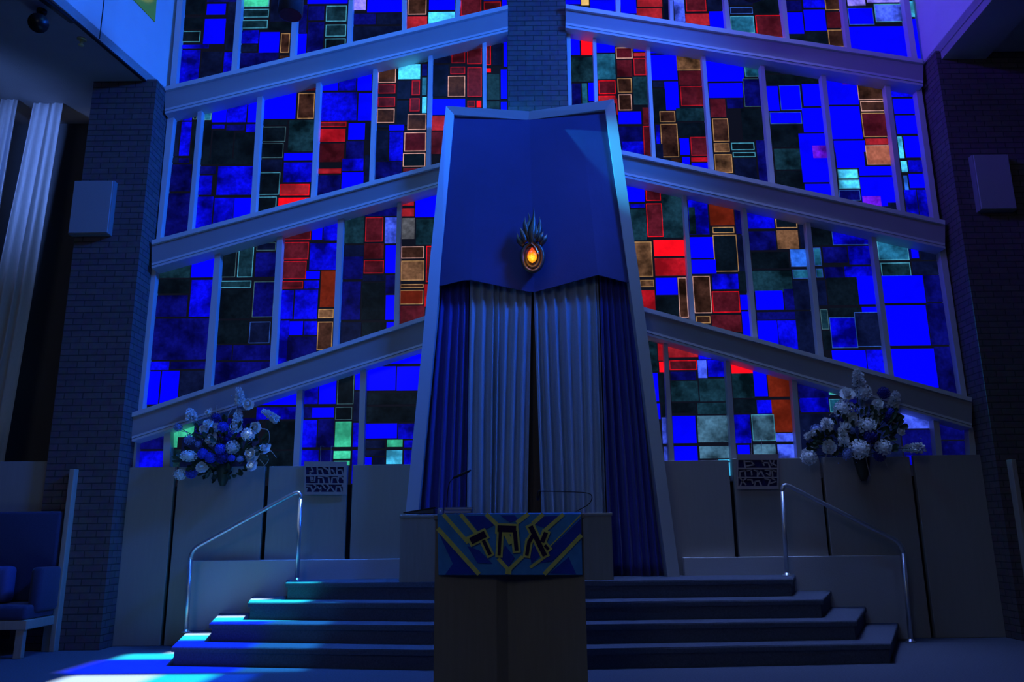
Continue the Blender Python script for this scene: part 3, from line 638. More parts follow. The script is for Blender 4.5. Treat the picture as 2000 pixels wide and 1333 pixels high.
# ---------------------------------------------------------------- the ark
YA, YAC, YK = 8.95, 9.12, 9.18                                # jamb fronts, folded centre line, curtains
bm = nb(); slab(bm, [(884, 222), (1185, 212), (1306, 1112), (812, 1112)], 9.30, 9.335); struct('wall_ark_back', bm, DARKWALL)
base = U(1040, 1116, 9.0); base.z = 4*RISE
ark = thing('holy_ark', 'tall tapering ark with pale frame and blue top panel at the centre of the stage', 'ark', (base.x, 9.0, base.z))
def frame_bar(outer, inner, name, yo, yi):
    """bevelled frame member: outer edge line, inner edge line (pixel points), depth of each point"""
    bm = nb(); n = len(outer)
    of = [U(x, y, Y) for (x, y), Y in zip(outer, yo)]; inn = [U(x, y, Y) for (x, y), Y in zip(inner, yi)]
    back = 9.335
    ob = [Vector((p.x, back, p.z)) for p in of]; ib = [Vector((p.x, back, p.z)) for p in inn]
    for i in range(n-1):
        for a, b in ((of, inn), (inn, ib), (ib, ob), (ob, of)):
            poly(bm, [a[i], a[i+1], b[i+1], b[i]])
    for i in (0, n-1): poly(bm, [of[i], inn[i], ib[i], ob[i]])
    bmesh.ops.remove_doubles(bm, verts=bm.verts, dist=1e-5)
    return obj(name, bm, ARKFRAME, ark)
YO, YI = 8.93, 8.985                                          # the face slopes inwards
# bottom pixel y where the jamb front meets the stage
def zpix(x, Y, z):                                            # pixel y of height z at column x, depth Y
    lo, hi = 700, 1300
    for _ in range(40):
        mid = (lo+hi)/2
        if U(x, mid, Y).z > z: lo = mid
        else: hi = mid
    return lo
yb = zpix(780, YO, 4*RISE); yb2 = zpix(1320, YO, 4*RISE)
L_o = [(871, 207), (840, 505), (830, 619), (793, 994), (793-38*(yb-994)/375, yb)]
L_i = [(887, 224), (862, 505), (853, 619), (817.5, 994), (817.5-36*(yb-994)/375, yb)]
R_o = [(1199, 193.5), (1258, 605), (1316, 1039), (1316+13.5*(yb2-1039)/100, yb2)]
R_i = [(1182, 213.5), (1237, 607), (1292.5, 1039), (1292.5+13.5*(yb2-1039)/100, yb2)]
frame_bar(L_o, L_i, 'jamb', [YO]*5, [YI]*5)
frame_bar(R_o, R_i, 'jamb', [YO]*4, [YI]*4)
frame_bar([(871, 207), (1034, 217.5), (1199, 193.5)], [(887, 224), (1032, 234.5), (1182, 213.5)], 'lintel', [YO, 9.05, YO], [YI, 9.10, YI])
# folded blue panel above the curtain, hung as a shallow W along its lower edge
top = [(886, 223, 9.03), (1032, 233.5, 9.10), (1183, 212.5, 9.03)]
bot = [(857.5, 559, 9.02), (913, 545.5, 8.99), (1040, 571.5, 9.07), (1168, 537, 8.99), (1230, 553, 9.02)]
bm = nb()
NX, NY = 24, 14
def edge(lst, t):
    cs = [lst[0][0]+(lst[-1][0]-lst[0][0])*t]
    for i in range(len(lst)-1):
        a, b = lst[i], lst[i+1]
        if cs[0] <= b[0] or i == len(lst)-2:
            u = (cs[0]-a[0])/(b[0]-a[0]); return tuple(lerp(a[j], b[j], u) for j in range(3))
grid = []
for j in range(NY+1):
    r = []
    for i in range(NX+1):
        a, b = edge(top, i/NX), edge(bot, i/NX); t = j/NY
        r.append(bm.verts.new(U(lerp(a[0], b[0], t), lerp(a[1], b[1], t), lerp(a[2], b[2], t**1.5))))
    grid.append(r)
for j in range(NY):
    for i in range(NX): bm.faces.new((grid[j][i], grid[j][i+1], grid[j+1][i+1], grid[j+1][i]))
r = bmesh.ops.extrude_face_region(bm, geom=list(bm.faces))
for v in r['geom']:
    if isinstance(v, bmesh.types.BMVert): v.co.y += 0.02
obj('valance_panel', bm, ARKBLUE, ark)
# wooden doors behind the curtain
bm = nb(); slab(bm, [(985, 600), (1040, 600), (1040, 1105), (960, 1105)], 9.284, 9.298); obj('door', bm, mat('ark_door_wood', (0.10, 0.05, 0.03), 0.5, noise=0.3, nscale=6, stretch=(9, 9, 0.7)), ark)
bm = nb(); slab(bm, [(1041, 600), (1100, 600), (1115, 1105), (1041, 1105)], 9.284, 9.298); obj('door', bm, _ml['ark_door_wood'], ark)

def curtain(name, tl, tr, bl, br, ytop, ybot, folds, amp, material, label, group, Y=YK, seed=0, sharp=1.0, gather=0.0):
    """pleated curtain between two edge lines given in the photograph's frame"""
    rnd = random.Random(seed); bm = nb(); NXc, NYc = folds*10, 22
    ph = [0.0]
    for i in range(folds): ph.append(ph[-1]+rnd.uniform(0.55, 1.5))
    tot = ph[-1]; amps = [amp*rnd.uniform(0.45, 1.1) for _ in range(folds+1)]
    rows = []
    for j in range(NYc+1):
        t = j/NYc; r = []
        y = lerp(ytop, ybot, t)
        for i in range(NXc+1):
            s = i/NXc
            k = s*folds; k0 = min(int(k), folds-1); u = k-k0
            ss = (ph[k0]+(ph[k0+1]-ph[k0])*u)/tot                  # uneven pleat widths
            wv = math.sin(2*math.pi*u+0.5*math.sin(3*t+k0))
            wv = 2.2*(0.5+0.5*wv)**1.9-1.0
            dep = Y - wv*lerp(amps[k0], amps[k0+1], u)*(0.30+0.70*min(1, 2.5*t)) - 0.008*min(1, 3*t)*math.sin(9*ss+2*t)
            x = lerp(lerp(tl, bl, t), lerp(tr, br, t), ss)
            p = U(x, y, Y); r.append(bm.verts.new(Vector((p.x, dep, p.z))))
        rows.append(r)
    for j in range(NYc):
        for i in range(NXc): bm.faces.new((rows[j][i], rows[j][i+1], rows[j+1][i+1], rows[j+1][i]))
    r = bmesh.ops.extrude_face_region(bm, geom=list(bm.faces))
    for v in r['geom']:
        if isinstance(v, bmesh.types.BMVert): v.co.y += 0.004
    o = obj(name, bm, material, smooth=True, base=True)
    return tag(o, label, 'curtain', group)
yk = zpix(1000, YK, 4*RISE+0.015)
curtain('curtain', 856, 916, 802, 908, 548, yk, 5, 0.070, CURT_BLUE, 'royal blue pleated curtain at the left side of the ark', 'ark curtains', seed=1)
curtain('curtain', 918, 1039, 910, 1028, 536, yk, 7, 0.075, CURT_GREY, 'silver blue ark curtain left of the dark centre slit', 'ark curtains', seed=2, Y=YK-0.012, sharp=0.8)
curtain('curtain', 1040.5, 1168, 1062, 1187, 534, yk, 7, 0.075, CURT_GREY, 'silver blue ark curtain right of the dark centre slit', 'ark curtains', seed=5, Y=YK-0.012, sharp=0.8)
curtain('curtain', 1170, 1236, 1189, 1304, 534, yk, 6, 0.070, CURT_BLUE, 'royal blue pleated curtain at the right side of the ark', 'ark curtains', seed=4)

# ---------------------------------------------------------------- eternal light on the blue panel
YN = 8.93
FL = lambda x, y: (980+x/7.41, 380+y/7.41)
ner = thing('eternal_light', 'bronze flame shaped wall lamp with a glowing amber drop on the blue panel', 'lamp', tuple(U(*FL(440, 900), 8.99)))
bm = nb()
tongues = [([(450, 720), (440, 560), (462, 400), (462, 190)], 62, 0.02), ([(420, 690), (350, 520), (405, 390), (385, 265)], 50, 0.0), ([(380, 600), (335, 440), (340, 320)], 36, 0.015),
           ([(345, 690), (295, 560), (262, 470)], 40, 0.03), ([(320, 740), (250, 660), (218, 550)], 46, 0.0), ([(490, 680), (545, 500), (550, 320)], 48, 0.01), ([(470, 640), (500, 540), (500, 450)], 34, 0.04),
           ([(530, 680), (575, 600), (610, 520)], 38, 0.03), ([(560, 730), (620, 640), (660, 570)], 44, 0.0)]
for pts, r, f in tongues:
    P3 = smoothpath([U(*FL(x, y), YN-f) for x, y in pts], 6); n = len(P3); k = 1/7.41*YN/F
    tube(bm, P3, [r*k*(0.75+0.45*math.sin(math.pi*min(1, i/(n-1)*1.15)))*(1-(i/(n-1))**2)+0.001 for i in range(n)], 8)
obj('flame', bm, BRONZE, ner, smooth=True)
bm = nb()                                                     # hull that cups the glass
k = 1/7.41*YN/F
hull = []
for i in range(25):
    a = math.pi*2*i/24
    hull.append((445+150*math.sin(a)*(1.0), 900-190*math.cos(a) if math.cos(a) > 0 else 900-215*math.cos(a)))
ringp = [U(*FL(x, y), YN) for x, y in hull[:-1]]
tube(bm, ringp+[ringp[0]], 34*k, 8, caps=False)
hull2 = [U(*FL(445+(x-445)*0.72, 905+(y-905)*0.72), YN+0.02) for x, y in hull[:-1]]
tube(bm, hull2+[hull2[0]], 36*k, 8, caps=False)
extr(bm, [U(*FL(x, y), YN+0.02) for x, y in hull[:-1]], (0, 0.07, 0))
tube(bm, [U(*FL(445, 1090), YN+0.01), U(*FL(425, 1120), YN+0.02), U(*FL(405, 1140), YN+0.04)], [40*k, 24*k, 4*k], 8)
obj('cup', bm, BRONZE, ner, smooth=True)
def drop_mat():
    m = bpy.data.materials.new('amber_glass_lit'); m.use_nodes = True; nt = m.node_tree; b = nt.nodes['Principled BSDF']
    tc = nt.nodes.new('ShaderNodeTexCoord'); L = nt.links.new
    vm = nt.nodes.new('ShaderNodeVectorMath'); vm.operation = 'SUBTRACT'; L(tc.outputs['Object'], vm.inputs[0]); vm.inputs[1].default_value = (0, 0, -0.012)
    ln = nt.nodes.new('ShaderNodeVectorMath'); ln.operation = 'LENGTH'; L(vm.outputs[0], ln.inputs[0])
    nz = nt.nodes.new('ShaderNodeTexNoise'); nz.inputs['Scale'].default_value = 55; L(tc.outputs['Object'], nz.inputs['Vector'])
    ad = nt.nodes.new('ShaderNodeMath'); ad.operation = 'MULTIPLY_ADD'; L(nz.outputs['Fac'], ad.inputs[0]); ad.inputs[1].default_value = 0.045; L(ln.outputs['Value'], ad.inputs[2])
    rp = nt.nodes.new('ShaderNodeValToRGB'); mr = nt.nodes.new('ShaderNodeMapRange'); mr.inputs[1].default_value = 0.03; mr.inputs[2].default_value = 0.12
    L(ad.outputs[0], mr.inputs[0]); L(mr.outputs[0], rp.inputs[0])
    e = rp.color_ramp.elements; e[0].position = 0.0; e[0].color = (1.0, 0.85, 0.25, 1); e[1].position = 1.0; e[1].color = (0.5, 0.03, 0.0, 1)
    x = e.new(0.3); x.color = (1.0, 0.55, 0.02, 1); x = e.new(0.62); x.color = (0.95, 0.15, 0.0, 1)
    L(rp.outputs[0], b.inputs['Emission Color']); b.inputs['Emission Strength'].default_value = 1.3; b.inputs['Base Color'].default_value = (0.5, 0.1, 0.01, 1); b.inputs['Roughness'].default_value = 0.1
    return m
bm = nb(); c = U(*FL(440, 905), YN-0.04); prof = []
H0 = U(*FL(440, 765), YN-0.04).z-c.z; H1 = c.z-U(*FL(440, 992), YN-0.04).z; RW = 74*k
for i in range(15):
    t = i/14; a = math.pi*t
    zz = -H1+(H0+H1)*t; rr = RW*math.sin(math.pi*t**0.78)**0.8 if 0 < t < 1 else 0.0008
    prof.append((max(rr, 0.0008), zz))
lathe(bm, c, prof, 20, sy=0.6); d = obj('glass_drop', bm, drop_mat(), None, smooth=True)
for v in d.data.vertices: v.co -= c
d.location = c - wloc(ner); d.parent = ner; d['label'] = 'glowing amber glass drop'
bm = nb(); tube(bm, smoothpath([U(*FL(x, y), YN-0.075) for x, y in ((425, 708), (470, 745), (505, 800), (532, 865))], 5), [9*k]*15+[4*k], 8)
obj('rim', bm, CHROME, ner, smooth=True)['label'] = 'bright metal arc'
light('POINT', 'lamp_glow', tuple(U(*FL(440, 930), 8.80)), (0, 0, 0), 0.25, (1.0, 0.45, 0.08), shadow_soft_size=0.03)

# ---------------------------------------------------------------- lectern and reading table
YL = 6.0
lt, lb = U(997, 1003, YL).z, 0.0
xa, xb = U(849, 1120, YL).x, U(1142, 1120, YL).x
lec = thing('lectern', 'tall wooden lectern on the floor in front of the stairs', 'lectern', ((xa+xb)/2, YL+0.25, 0))
xm = U(1000, 1200, YL).x
bm = nb()                                                     # front folded inwards along the centre line
sect = [(xa, YL), (xm-0.11, YL+0.045), (xm-0.03, YL+0.10), (xm+0.03, YL+0.10), (xb, YL), (xb, YL+0.5), (xa, YL+0.5)]
extr(bm, [(x, y, 0.07) for x, y in sect], (0, 0, lt-0.07-0.045)); obj('body', bm, LECTWOOD, lec)
bm = nb(); extr(bm, [(xa+0.03, YL+0.05, 0), (xb-0.03, YL+0.05, 0), (xb-0.03, YL+0.46, 0), (xa+0.03, YL+0.46, 0)], (0, 0, 0.07)); obj('plinth', bm, BLACK, lec)
bm = nb(); box(bm, xa-0.012, xb+0.012, YL-0.012, YL+0.52, lt-0.045, lt-0.006, bev=0.008); obj('top', bm, LECTWOOD, lec)
# cloth over the lectern
YC = YL-0.03
CL = lambda x, y, o=0.0: U(830+x/6.06, 960+y/6.06, YC-o)
cloth = thing('lectern_cloth', 'blue appliqued cloth with three large letters hanging over the lectern front', 'cloth', tuple(CL(1000, 985)+Vector((0, 0.02, 0))))
CB = mat('cloth_blue', (0.08, 0.34, 1.0), 0.9, noise=0.25, nscale=14, sheen=0.2, spec=0.1)
CN = mat('cloth_navy', (0.03, 0.08, 0.6), 0.9, noise=0.2, nscale=14, spec=0.1)
CY = mat('cloth_olive_gold', (0.75, 0.78, 0.24), 0.85, noise=0.25, nscale=30, spec=0.1)
CD = mat('cloth_plum', (0.03, 0.012, 0.08), 0.9, noise=0.2, nscale=30, spec=0.1)
bm = nb()
tl, tr, br, bl = CL(148, 268), CL(1848, 272), CL(1864, 988), CL(160, 990)
ztop = lt+0.001
N = 20
prof = lambda p, q, t: p.lerp(q, t)
rows = []
for j in range(5):
    t = j/4; rows.append([bm.verts.new(tl.lerp(bl, t).lerp(tr.lerp(br, t), i/N)+Vector((0, 0.004*math.sin(i*1.3)*t, 0))) for i in range(N+1)])
topf = [bm.verts.new(Vector((tl.x+(tr.x-tl.x)*i/N, YC+0.03, ztop))) for i in range(N+1)]
topb = [bm.verts.new(Vector((tl.x+(tr.x-tl.x)*i/N, YC+0.50, ztop))) for i in range(N+1)]
allr = [topb, topf]+rows
for a, b in zip(allr, allr[1:]):
    for i in range(N): bm.faces.new((a[i], a[i+1], b[i+1], b[i]))
r = bmesh.ops.extrude_face_region(bm, geom=list(bm.faces))
for v in r['geom']:
    if isinstance(v, bmesh.types.BMVert): v.co += Vector((0, 0.006, -0.003))
obj('fabric', bm, CB, cloth)
def band(bm, p, q, wdt, o, th=0.0025):
    p, q = Vector(p), Vector(q); d = (q-p).normalized(); n = Vector((-d.y, d.x))*wdt/2
    extr(bm, [CL(*(p+n), o), CL(*(q+n), o), CL(*(q-n), o), CL(*(p-n), o)], (0, th, 0))
bm = nb()
for pts in ([(165, 500), (640, 985), (240, 985), (330, 860)], [(480, 290), (690, 290), (820, 400), (640, 490)], [(500, 650), (640, 700), (800, 860), (620, 850)], [(880, 800), (950, 640), (1060, 790), (985, 900)],
            [(1840, 330), (1850, 520), (1500, 830), (1300, 860)], [(1480, 970), (1700, 780), (1790, 985)], [(890, 285), (1060, 285), (1110, 340), (1000, 370)], [(1260, 380), (1400, 300), (1600, 290), (1430, 440)], [(1240, 720), (1300, 640), (1370, 760), (1260, 860)]):
    extr(bm, [CL(x, y, 0.006) for x, y in pts], (0, 0.004, 0))
obj('dark_patch', bm, CN, cloth)['label'] = 'navy patches'
bm = nb()
for i, (a, b, wd) in enumerate([((215, 272), (515, 615), 46), ((420, 272), (605, 495), 46), ((725, 272), (850, 395), 50), ((150, 440), (640, 985), 52), ((1225, 270), (1085, 375), 50), ((1400, 272), (1275, 385), 50), ((1640, 272), (1425, 460), 46),
                 ((1840, 285), (1470, 665), 14), ((1852, 520), (1410, 985), 48), ((865, 795), (995, 940), 44), ((990, 935), (1155, 775), 44), ((992, 920), (985, 985), 70), ((1425, 775), (1245, 905), 34)]):
    band(bm, a, b, wd, 0.0085+0.0003*i)
obj('stripe', bm, CY, cloth)['label'] = 'olive gold stripes'
letters = [[((540, 592), (715, 505), 82), ((690, 580), (772, 752), 42)],
           [((858, 442), (1078, 450), 76), ((893, 470), (876, 760), 36), ((1062, 470), (1084, 705), 46), ((960, 500), (1010, 600), 12)],
           [((1248, 415), (1420, 765), 58), ((1432, 488), (1385, 605), 50), ((1280, 520), (1232, 600), 42), ((1232, 590), (1204, 762), 40), ((1418, 640), (1462, 690), 36)]]
for li, st in enumerate(letters):
    bm = nb(); q = 0
    for a, b, wd in st:
        a, b = Vector(a), Vector(b); d = (b-a).normalized()*26
        band(bm, a-d, b+d, wd+50, 0.0135+0.0002*q); q += 1
    lo = obj('letter_outline', bm, CY, cloth)
    bm = nb()
    for a, b, wd in st[:5] if li != 1 else st[:3]:
        band(bm, a, b, wd, 0.0165+0.0002*q); q += 1
    obj('letter', bm, CD, cloth)

# reading table across the stage behind it
YT = 8.0
x0t, x1t = U(779, 1060, YT).x, U(1198, 1060, YT).x; zt = U(1000, 1004, YT).z
tab = thing('reading_table', 'wide wooden reading table on the stage, behind the lectern', 'table', ((x0t+x1t)/2, YT+0.3, 3*RISE))
zb = 4*RISE
YT2 = 8.46
x0t, x1t = U(779, 1060, YT2).x, U(1198, 1060, YT2).x; zt = U(1000, 1004, YT2).z
tab.location = ((x0t+x1t)/2, YT2+0.27, zb)
bm = nb(); box(bm, x0t+0.01, x1t-0.01, YT2+0.01, YT2+0.40, zb, zt-0.03); obj('body', bm, LECTWOOD, tab)
bm = nb(); box(bm, x0t, x1t, YT2, YT2+0.42, zt-0.03, zt, bev=0.006); obj('top', bm, LECTWOOD, tab)

# things lying on them
def book(name, px0, px1, py0, py1, Y, col, label, group=None, dy=0.16, tilt=0):
    A, B = U(px0, py1, Y), U(px1, py0, Y)
    t = thing(name, label, 'book', ((A.x+B.x)/2, Y+dy/2, A.z), group)
    h = B.z-A.z
    cm = mat('cover_'+label[:12], col, 0.5)
    bm = nb(); box(bm, A.x, B.x, Y, Y+dy, A.z, A.z+h*0.22, bev=0.001); box(bm, A.x, B.x, Y, Y+dy, B.z-h*0.22, B.z, bev=0.001); box(bm, A.x, A.x+0.008, Y, Y+dy, A.z, B.z); obj('cover', bm, cm, t)
    bm = nb(); box(bm, A.x+0.008, B.x-0.006, Y+0.004, Y+dy-0.004, A.z+h*0.22, B.z-h*0.22); obj('pages', bm, mat('paper', (0.55, 0.55, 0.52), 0.8), t)
    return t
yl3 = 1002.5
book('book', 867, 921, 997.3, yl3+0.6, YL+0.06, (0.35, 0.4, 0.45), 'lower of the two grey blue books stacked at the left of the lectern cloth', 'books on the lectern')
book('book', 868, 923, 991, 996.9, YL+0.06, (0.25, 0.32, 0.4), 'upper of the two grey blue books stacked at the left of the lectern cloth', 'books on the lectern')
A = U(860, 1002.3, YL+0.06)
t = thing('name_plate', 'small pale blue block with a white spot left of the stacked books', 'block', (A.x, A.y+0.03, lt+0.002))
bm = nb(); box(bm, A.x-0.018, A.x+0.018, A.y, A.y+0.05, lt+0.002, lt+0.045, bev=0.004); obj('body', bm, mat('pale_blue_plastic', (0.3, 0.42, 0.6), 0.4), t)
bm = nb(); lathe(bm, (A.x+0.002, A.y-0.003, lt+0.014), [(0.006, 0), (0.008, 0.008), (0.006, 0.018)], 10); obj('spot', bm, mat('white_plastic', (0.9, 0.9, 0.9), 0.3), t, smooth=True)
# open dark binder propped on the table's left end
bm = nb(); Y = YT2+0.08
pts = [U(785, 1003.2, Y), U(850, 1003.2, Y), U(853, 990.5, Y), U(846, 992.5, Y), U(800, 999.5, Y)]
t = thing('music_stand_binder', 'thin dark binder propped at a slant on the left end of the reading table', 'binder', (U(820, 1003, Y).x, Y+0.12, zt))
extr(bm, [U(787, 1003.0, Y), U(788, 1001.2, Y), U(850, 990.8, Y), U(853, 992.6, Y)], (0, 0.26, 0)); obj('cover', bm, BLACK, t)
bm = nb(); extr(bm, [U(788, 1003.2, Y), U(846, 1003.2, Y), U(846, 994.8, Y)], (0, 0.24, 0)); obj('wedge', bm, mat('dark_leather', (0.04, 0.035, 0.035), 0.5), t)
# two gooseneck microphones on the lectern
def mic(pts, head, label):
    base = pts[0]; Y = YL+0.30
    t = thing('microphone', label, 'microphone', (U(*base, Y).x, Y, lt+0.002), 'gooseneck microphones')
    c = U(*base, Y); c.z = lt+0.002
    bm = nb(); lathe(bm, c, [(0.03, 0), (0.03, 0.006), (0.012, 0.012), (0.006, 0.02)], 16); obj('base', bm, BLACK, t, smooth=True)
    P3 = smoothpath([c+Vector((0, 0, 0.018))]+[U(*p, Y) for p in pts[1:]], 6)
    bm = nb(); tube(bm, P3, 0.0035, 8); obj('gooseneck', bm, BLACK, t, smooth=True)
    a, b = U(*head[0], Y), U(*head[1], Y)
    bm = nb(); tube(bm, [a, a.lerp(b, 0.15), a.lerp(b, 0.8), b], [0.006, head[2], head[2], head[2]*0.5], 10); obj('head', bm, BLACK, t, smooth=True)
mic([(872, 1002), (874, 965), (878, 944), (886, 934)], ((884, 935), (920, 919), 0.011), 'black gooseneck microphone leaning right in front of the left blue curtain')
mic([(1128, 1002), (1150, 985), (1156, 970), (1143, 963), (1100, 961), (1056, 960)], ((1054, 958), (1050, 978), 0.014), 'black gooseneck microphone with a long level neck and hanging head near the ark slit')

# ---------------------------------------------------------------- handrails
def handrail(pts, Y, label, rad=0.024):
    P3 = [U(x, y, Y) for x, y in pts]
    t = thing('handrail', label, 'handrail', tuple(P3[0]), 'stair handrails')
    ca, cb = 0.10, 0.10
    def arc(a, b, c, r):                                      # rounded corner at b
        u, v = (a-b).normalized(), (c-b).normalized(); return [b+u*r*(1-s)**2+v*r*s**2 for s in [i/7 for i in range(8)]]
    A, B, D, E_ = P3
    bm = nb(); tube(bm, arc(A, B, D, 0.10)+arc(B, D, E_, 0.10), rad, 12); obj('rail', bm, STEEL, t, smooth=True)
    for p, q in ((A, B), (E_, D)):
        bm = nb(); tube(bm, [p, q+(p-q).normalized()*0.10], rad, 12); obj('post', bm, STEEL, t, smooth=True)
        bm = nb(); lathe(bm, p+Vector((0, 0, 0.0)), [(0.05, 0), (0.05, 0.008), (0.028, 0.014), (0.026, 0.03)], 18); obj('flange', bm, STEEL, t, smooth=True)
YR = 8.95
def foot(x, z): return (x, zpix(x, YR, z))
handrail([foot(363, RISE), (373, 1075), (588, 957), foot(580, 4*RISE)], YR, 'pale steel handrail at the left end of the stage stairs')
handrail([foot(1779, 0.0), (1762, 1062), (1527, 943), foot(1537, 4*RISE)], YR, 'steel handrail at the right end of the stage stairs')

# ---------------------------------------------------------------- fretwork signs hanging in front of the wainscot
SIGNW = mat('carved_wood', (0.36, 0.28, 0.26), 0.6, noise=0.15, nscale=12)
SIGNB = mat('plum_backing', (0.02, 0.014, 0.10), 0.85)
def sign(org, outer, rows, strokes, wires, label):
    M = lambda x, y: (org[0]+x/9.52, org[1]+y/9.52)
    Y = YW-0.045
    x0, y0, x1, y1 = outer
    base = U(*M((x0+x1)/2, y1), Y)
    t = thing('letter_plaque', label, 'sign', (base.x, Y+0.02, base.z), 'fretwork plaques')
    ix0, ix1 = rows[0][2], rows[0][3]
    bm = nb(); slab(bm, [M(ix0-25, rows[0][0]-20), M(ix1+25, rows[0][0]-20), M(ix1+25, rows[-1][1]+20), M(ix0-25, rows[-1][1]+20)], Y+0.014, Y+0.018); obj('backing', bm, SIGNB, t)
    bm = nb()
    ys = [y0]+[v for r in rows for v in (r[0], r[1])]+[y1]
    for i in range(0, len(ys), 2): slab(bm, [M(x0, ys[i]), M(x1, ys[i]), M(x1, ys[i+1]), M(x0, ys[i+1])], Y, Y+0.014)
    for r in rows:
        slab(bm, [M(x0, r[0]), M(r[2], r[0]), M(r[2], r[1]), M(x0, r[1])], Y, Y+0.014); slab(bm, [M(r[3], r[0]), M(x1, r[0]), M(x1, r[1]), M(r[3], r[1])], Y, Y+0.014)
    obj('frame', bm, SIGNW, t)
    for st in strokes:
        for q in st:
            bm = nb(); n3 = 0
            for a, b in zip(q, q[1:]):
                a, b = Vector(a), Vector(b); d = (b-a).normalized(); n = Vector((-d.y, d.x))*13; a = a-d*7; b = b+d*7
                slab(bm, [M(*(a+n)), M(*(b+n)), M(*(b-n)), M(*(a-n))], Y+0.001, Y+0.0135)
            obj('letter_stroke', bm, SIGNW, t)
    for wx in wires:
        a = U(*M(wx, y0+10), Y+0.007); b = U(*M(wx+8, y0-290), Y+0.02)
        bm = nb(); tube(bm, [a, b, Vector((b.x, YG-0.02, b.z+0.01))], 0.0028, 6); obj('hanger', bm, mat('wire', (0.5, 0.4, 0.42), 0.5, metal=0.3), t)
L1 = [[(265, 500), (295, 580), (235, 595)], [(235, 590), (255, 655)], [(375, 500), (385, 655)], [(385, 545), (455, 540), (495, 655)], [(480, 500), (580, 560), (615, 655)], [(600, 500), (622, 655)], [(645, 545), (690, 600), (702, 655)], [(738, 500), (745, 655)], [(745, 560), (830, 545), (852, 630)]]
L2 = [[(170, 665), (248, 668), (265, 765), (322, 765), (335, 665)], [(285, 690), (290, 760)], [(402, 805), (402, 735)], [(395, 690), (480, 700), (505, 805)], [(495, 665), (585, 685), (605, 805)], [(640, 805), (655, 700), (740, 700), (768, 805)], [(765, 665), (830, 690), (858, 725)], [(772, 690), (758, 740)]]
L3 = [[(165, 965), (185, 895)], [(175, 855), (258, 860), (292, 965)], [(300, 945), (372, 860), (445, 935)], [(318, 828), (372, 870)], [(430, 965), (442, 880)], [(468, 828), (528, 905)], [(560, 945), (622, 860), (695, 955)], [(555, 828), (600, 872)], [(720, 965), (735, 868), (800, 868), (832, 965)], [(852, 828), (832, 862)]]
sign((580, 860), (135, 400, 925, 1015), [(500, 640, 165, 868), (665, 802, 162, 862), (828, 965, 162, 852)], [L1, L2, L3], (435, 632), 'wooden plaque with three rows of cut out letters left of the ark')
R1 = [[(508, 372), (530, 512)], [(530, 400), (640, 400), (692, 460), (560, 482)], [(840, 375), (882, 475)], [(850, 420), (960, 420), (992, 512)], [(980, 372), (1030, 470), (1072, 372)], [(1060, 450), (1105, 475)]]
R2 = [[(430, 600), (430, 685)], [(425, 590), (520, 570), (542, 685)], [(565, 570), (642, 560), (652, 650)], [(695, 560), (760, 580), (762, 685)], [(778, 645), (820, 570), (882, 685)], [(900, 560), (1000, 560), (990, 660), (925, 620)], [(1040, 685), (1030, 560), (1105, 582)]]
R3 = [[(438, 855), (470, 770), (545, 715)], [(435, 710), (542, 835)], [(575, 740), (652, 740), (672, 805)], [(700, 855), (720, 770), (790, 760), (832, 855)], [(895, 715), (990, 740), (960, 855)], [(1000, 805), (1105, 770)], [(1030, 715), (1082, 742)]]
sign((1400, 860), (375, 265, 1150, 915), [(372, 515, 400, 1125), (545, 685, 398, 1122), (708, 855, 402, 1128)], [R1, R2, R3], (640, 825), 'wooden plaque with three rows of cut out letters right of the ark')

# ---------------------------------------------------------------- flower arrangements
FW = mat('white_petal', (0.85, 0.88, 0.88), 0.8, noise=0.12, nscale=30)
FB = mat('blue_petal', (0.06, 0.10, 0.72), 0.8, noise=0.3, nscale=30)
FD = mat('deep_blue_petal', (0.03, 0.03, 0.30), 0.8, noise=0.3, nscale=30)
FP = mat('pale_blue_petal', (0.28, 0.38, 0.70), 0.8, noise=0.2, nscale=30)
LEAF = mat('dark_leaf', (0.03, 0.07, 0.035), 0.6, noise=0.3, nscale=20)
TWIG = mat('pale_twig', (0.42, 0.36, 0.34), 0.7, noise=0.2, nscale=30)
def petal(bm, c, d, up, ln, wd, cup):
    d = d.normalized(); s = d.cross(up).normalized(); u = s.cross(d)
    rows = []
    for j, (t, wv) in enumerate(((0, 0.3), (0.4, 0.9), (0.75, 1.0), (1.0, 0.45))):
        rows.append([bm.verts.new(c+d*ln*t*math.cos(cup*t)+u*ln*t*math.sin(cup*t)*0.9+s*wd*wv*q+u*abs(q)*wd*0.25) for q in (-1, 0, 1)])
    for a, b in zip(rows, rows[1:]):
        for i in range(2): bm.faces.new((a[i], a[i+1], b[i+1], b[i]))
def mesh_of(bm, name, m):
    me = bpy.data.meshes.new(name); bm.to_mesh(me); bm.free(); me.materials.append(m)
    for p in me.polygons: p.use_smooth = True
    return me
rnd = random.Random(11)
def rose_mesh(m, seed):
    rnd = random.Random(seed); bm = nb()
    bmesh.ops.create_icosphere(bm, subdivisions=2, radius=0.45)
    face_dir = Vector((0, -1, 0.25)).normalized()
    a = face_dir.cross(Vector((1, 0, 0))).normalized(); b = face_dir.cross(a)
    for ring, (n, tilt, ln, wd, cup) in enumerate(((5, 0.35, 0.75, 0.34, 0.9), (7, 0.8, 0.9, 0.36, 0.9), (9, 1.3, 1.0, 0.36, 0.8), (10, 1.9, 1.0, 0.36, 0.7))):
        for i in range(n):
            t = 2*math.pi*(i+0.5*ring)/n+rnd.uniform(-.15, .15); rad = a*math.cos(t)+b*math.sin(t)
            d = rad*math.sin(tilt)+face_dir*math.cos(tilt)
            petal(bm, d*0.12, d, face_dir if tilt > 0.6 else -rad, ln*rnd.uniform(.85, 1.1), wd, cup*0.8)
    return mesh_of(bm, 'rose', m)
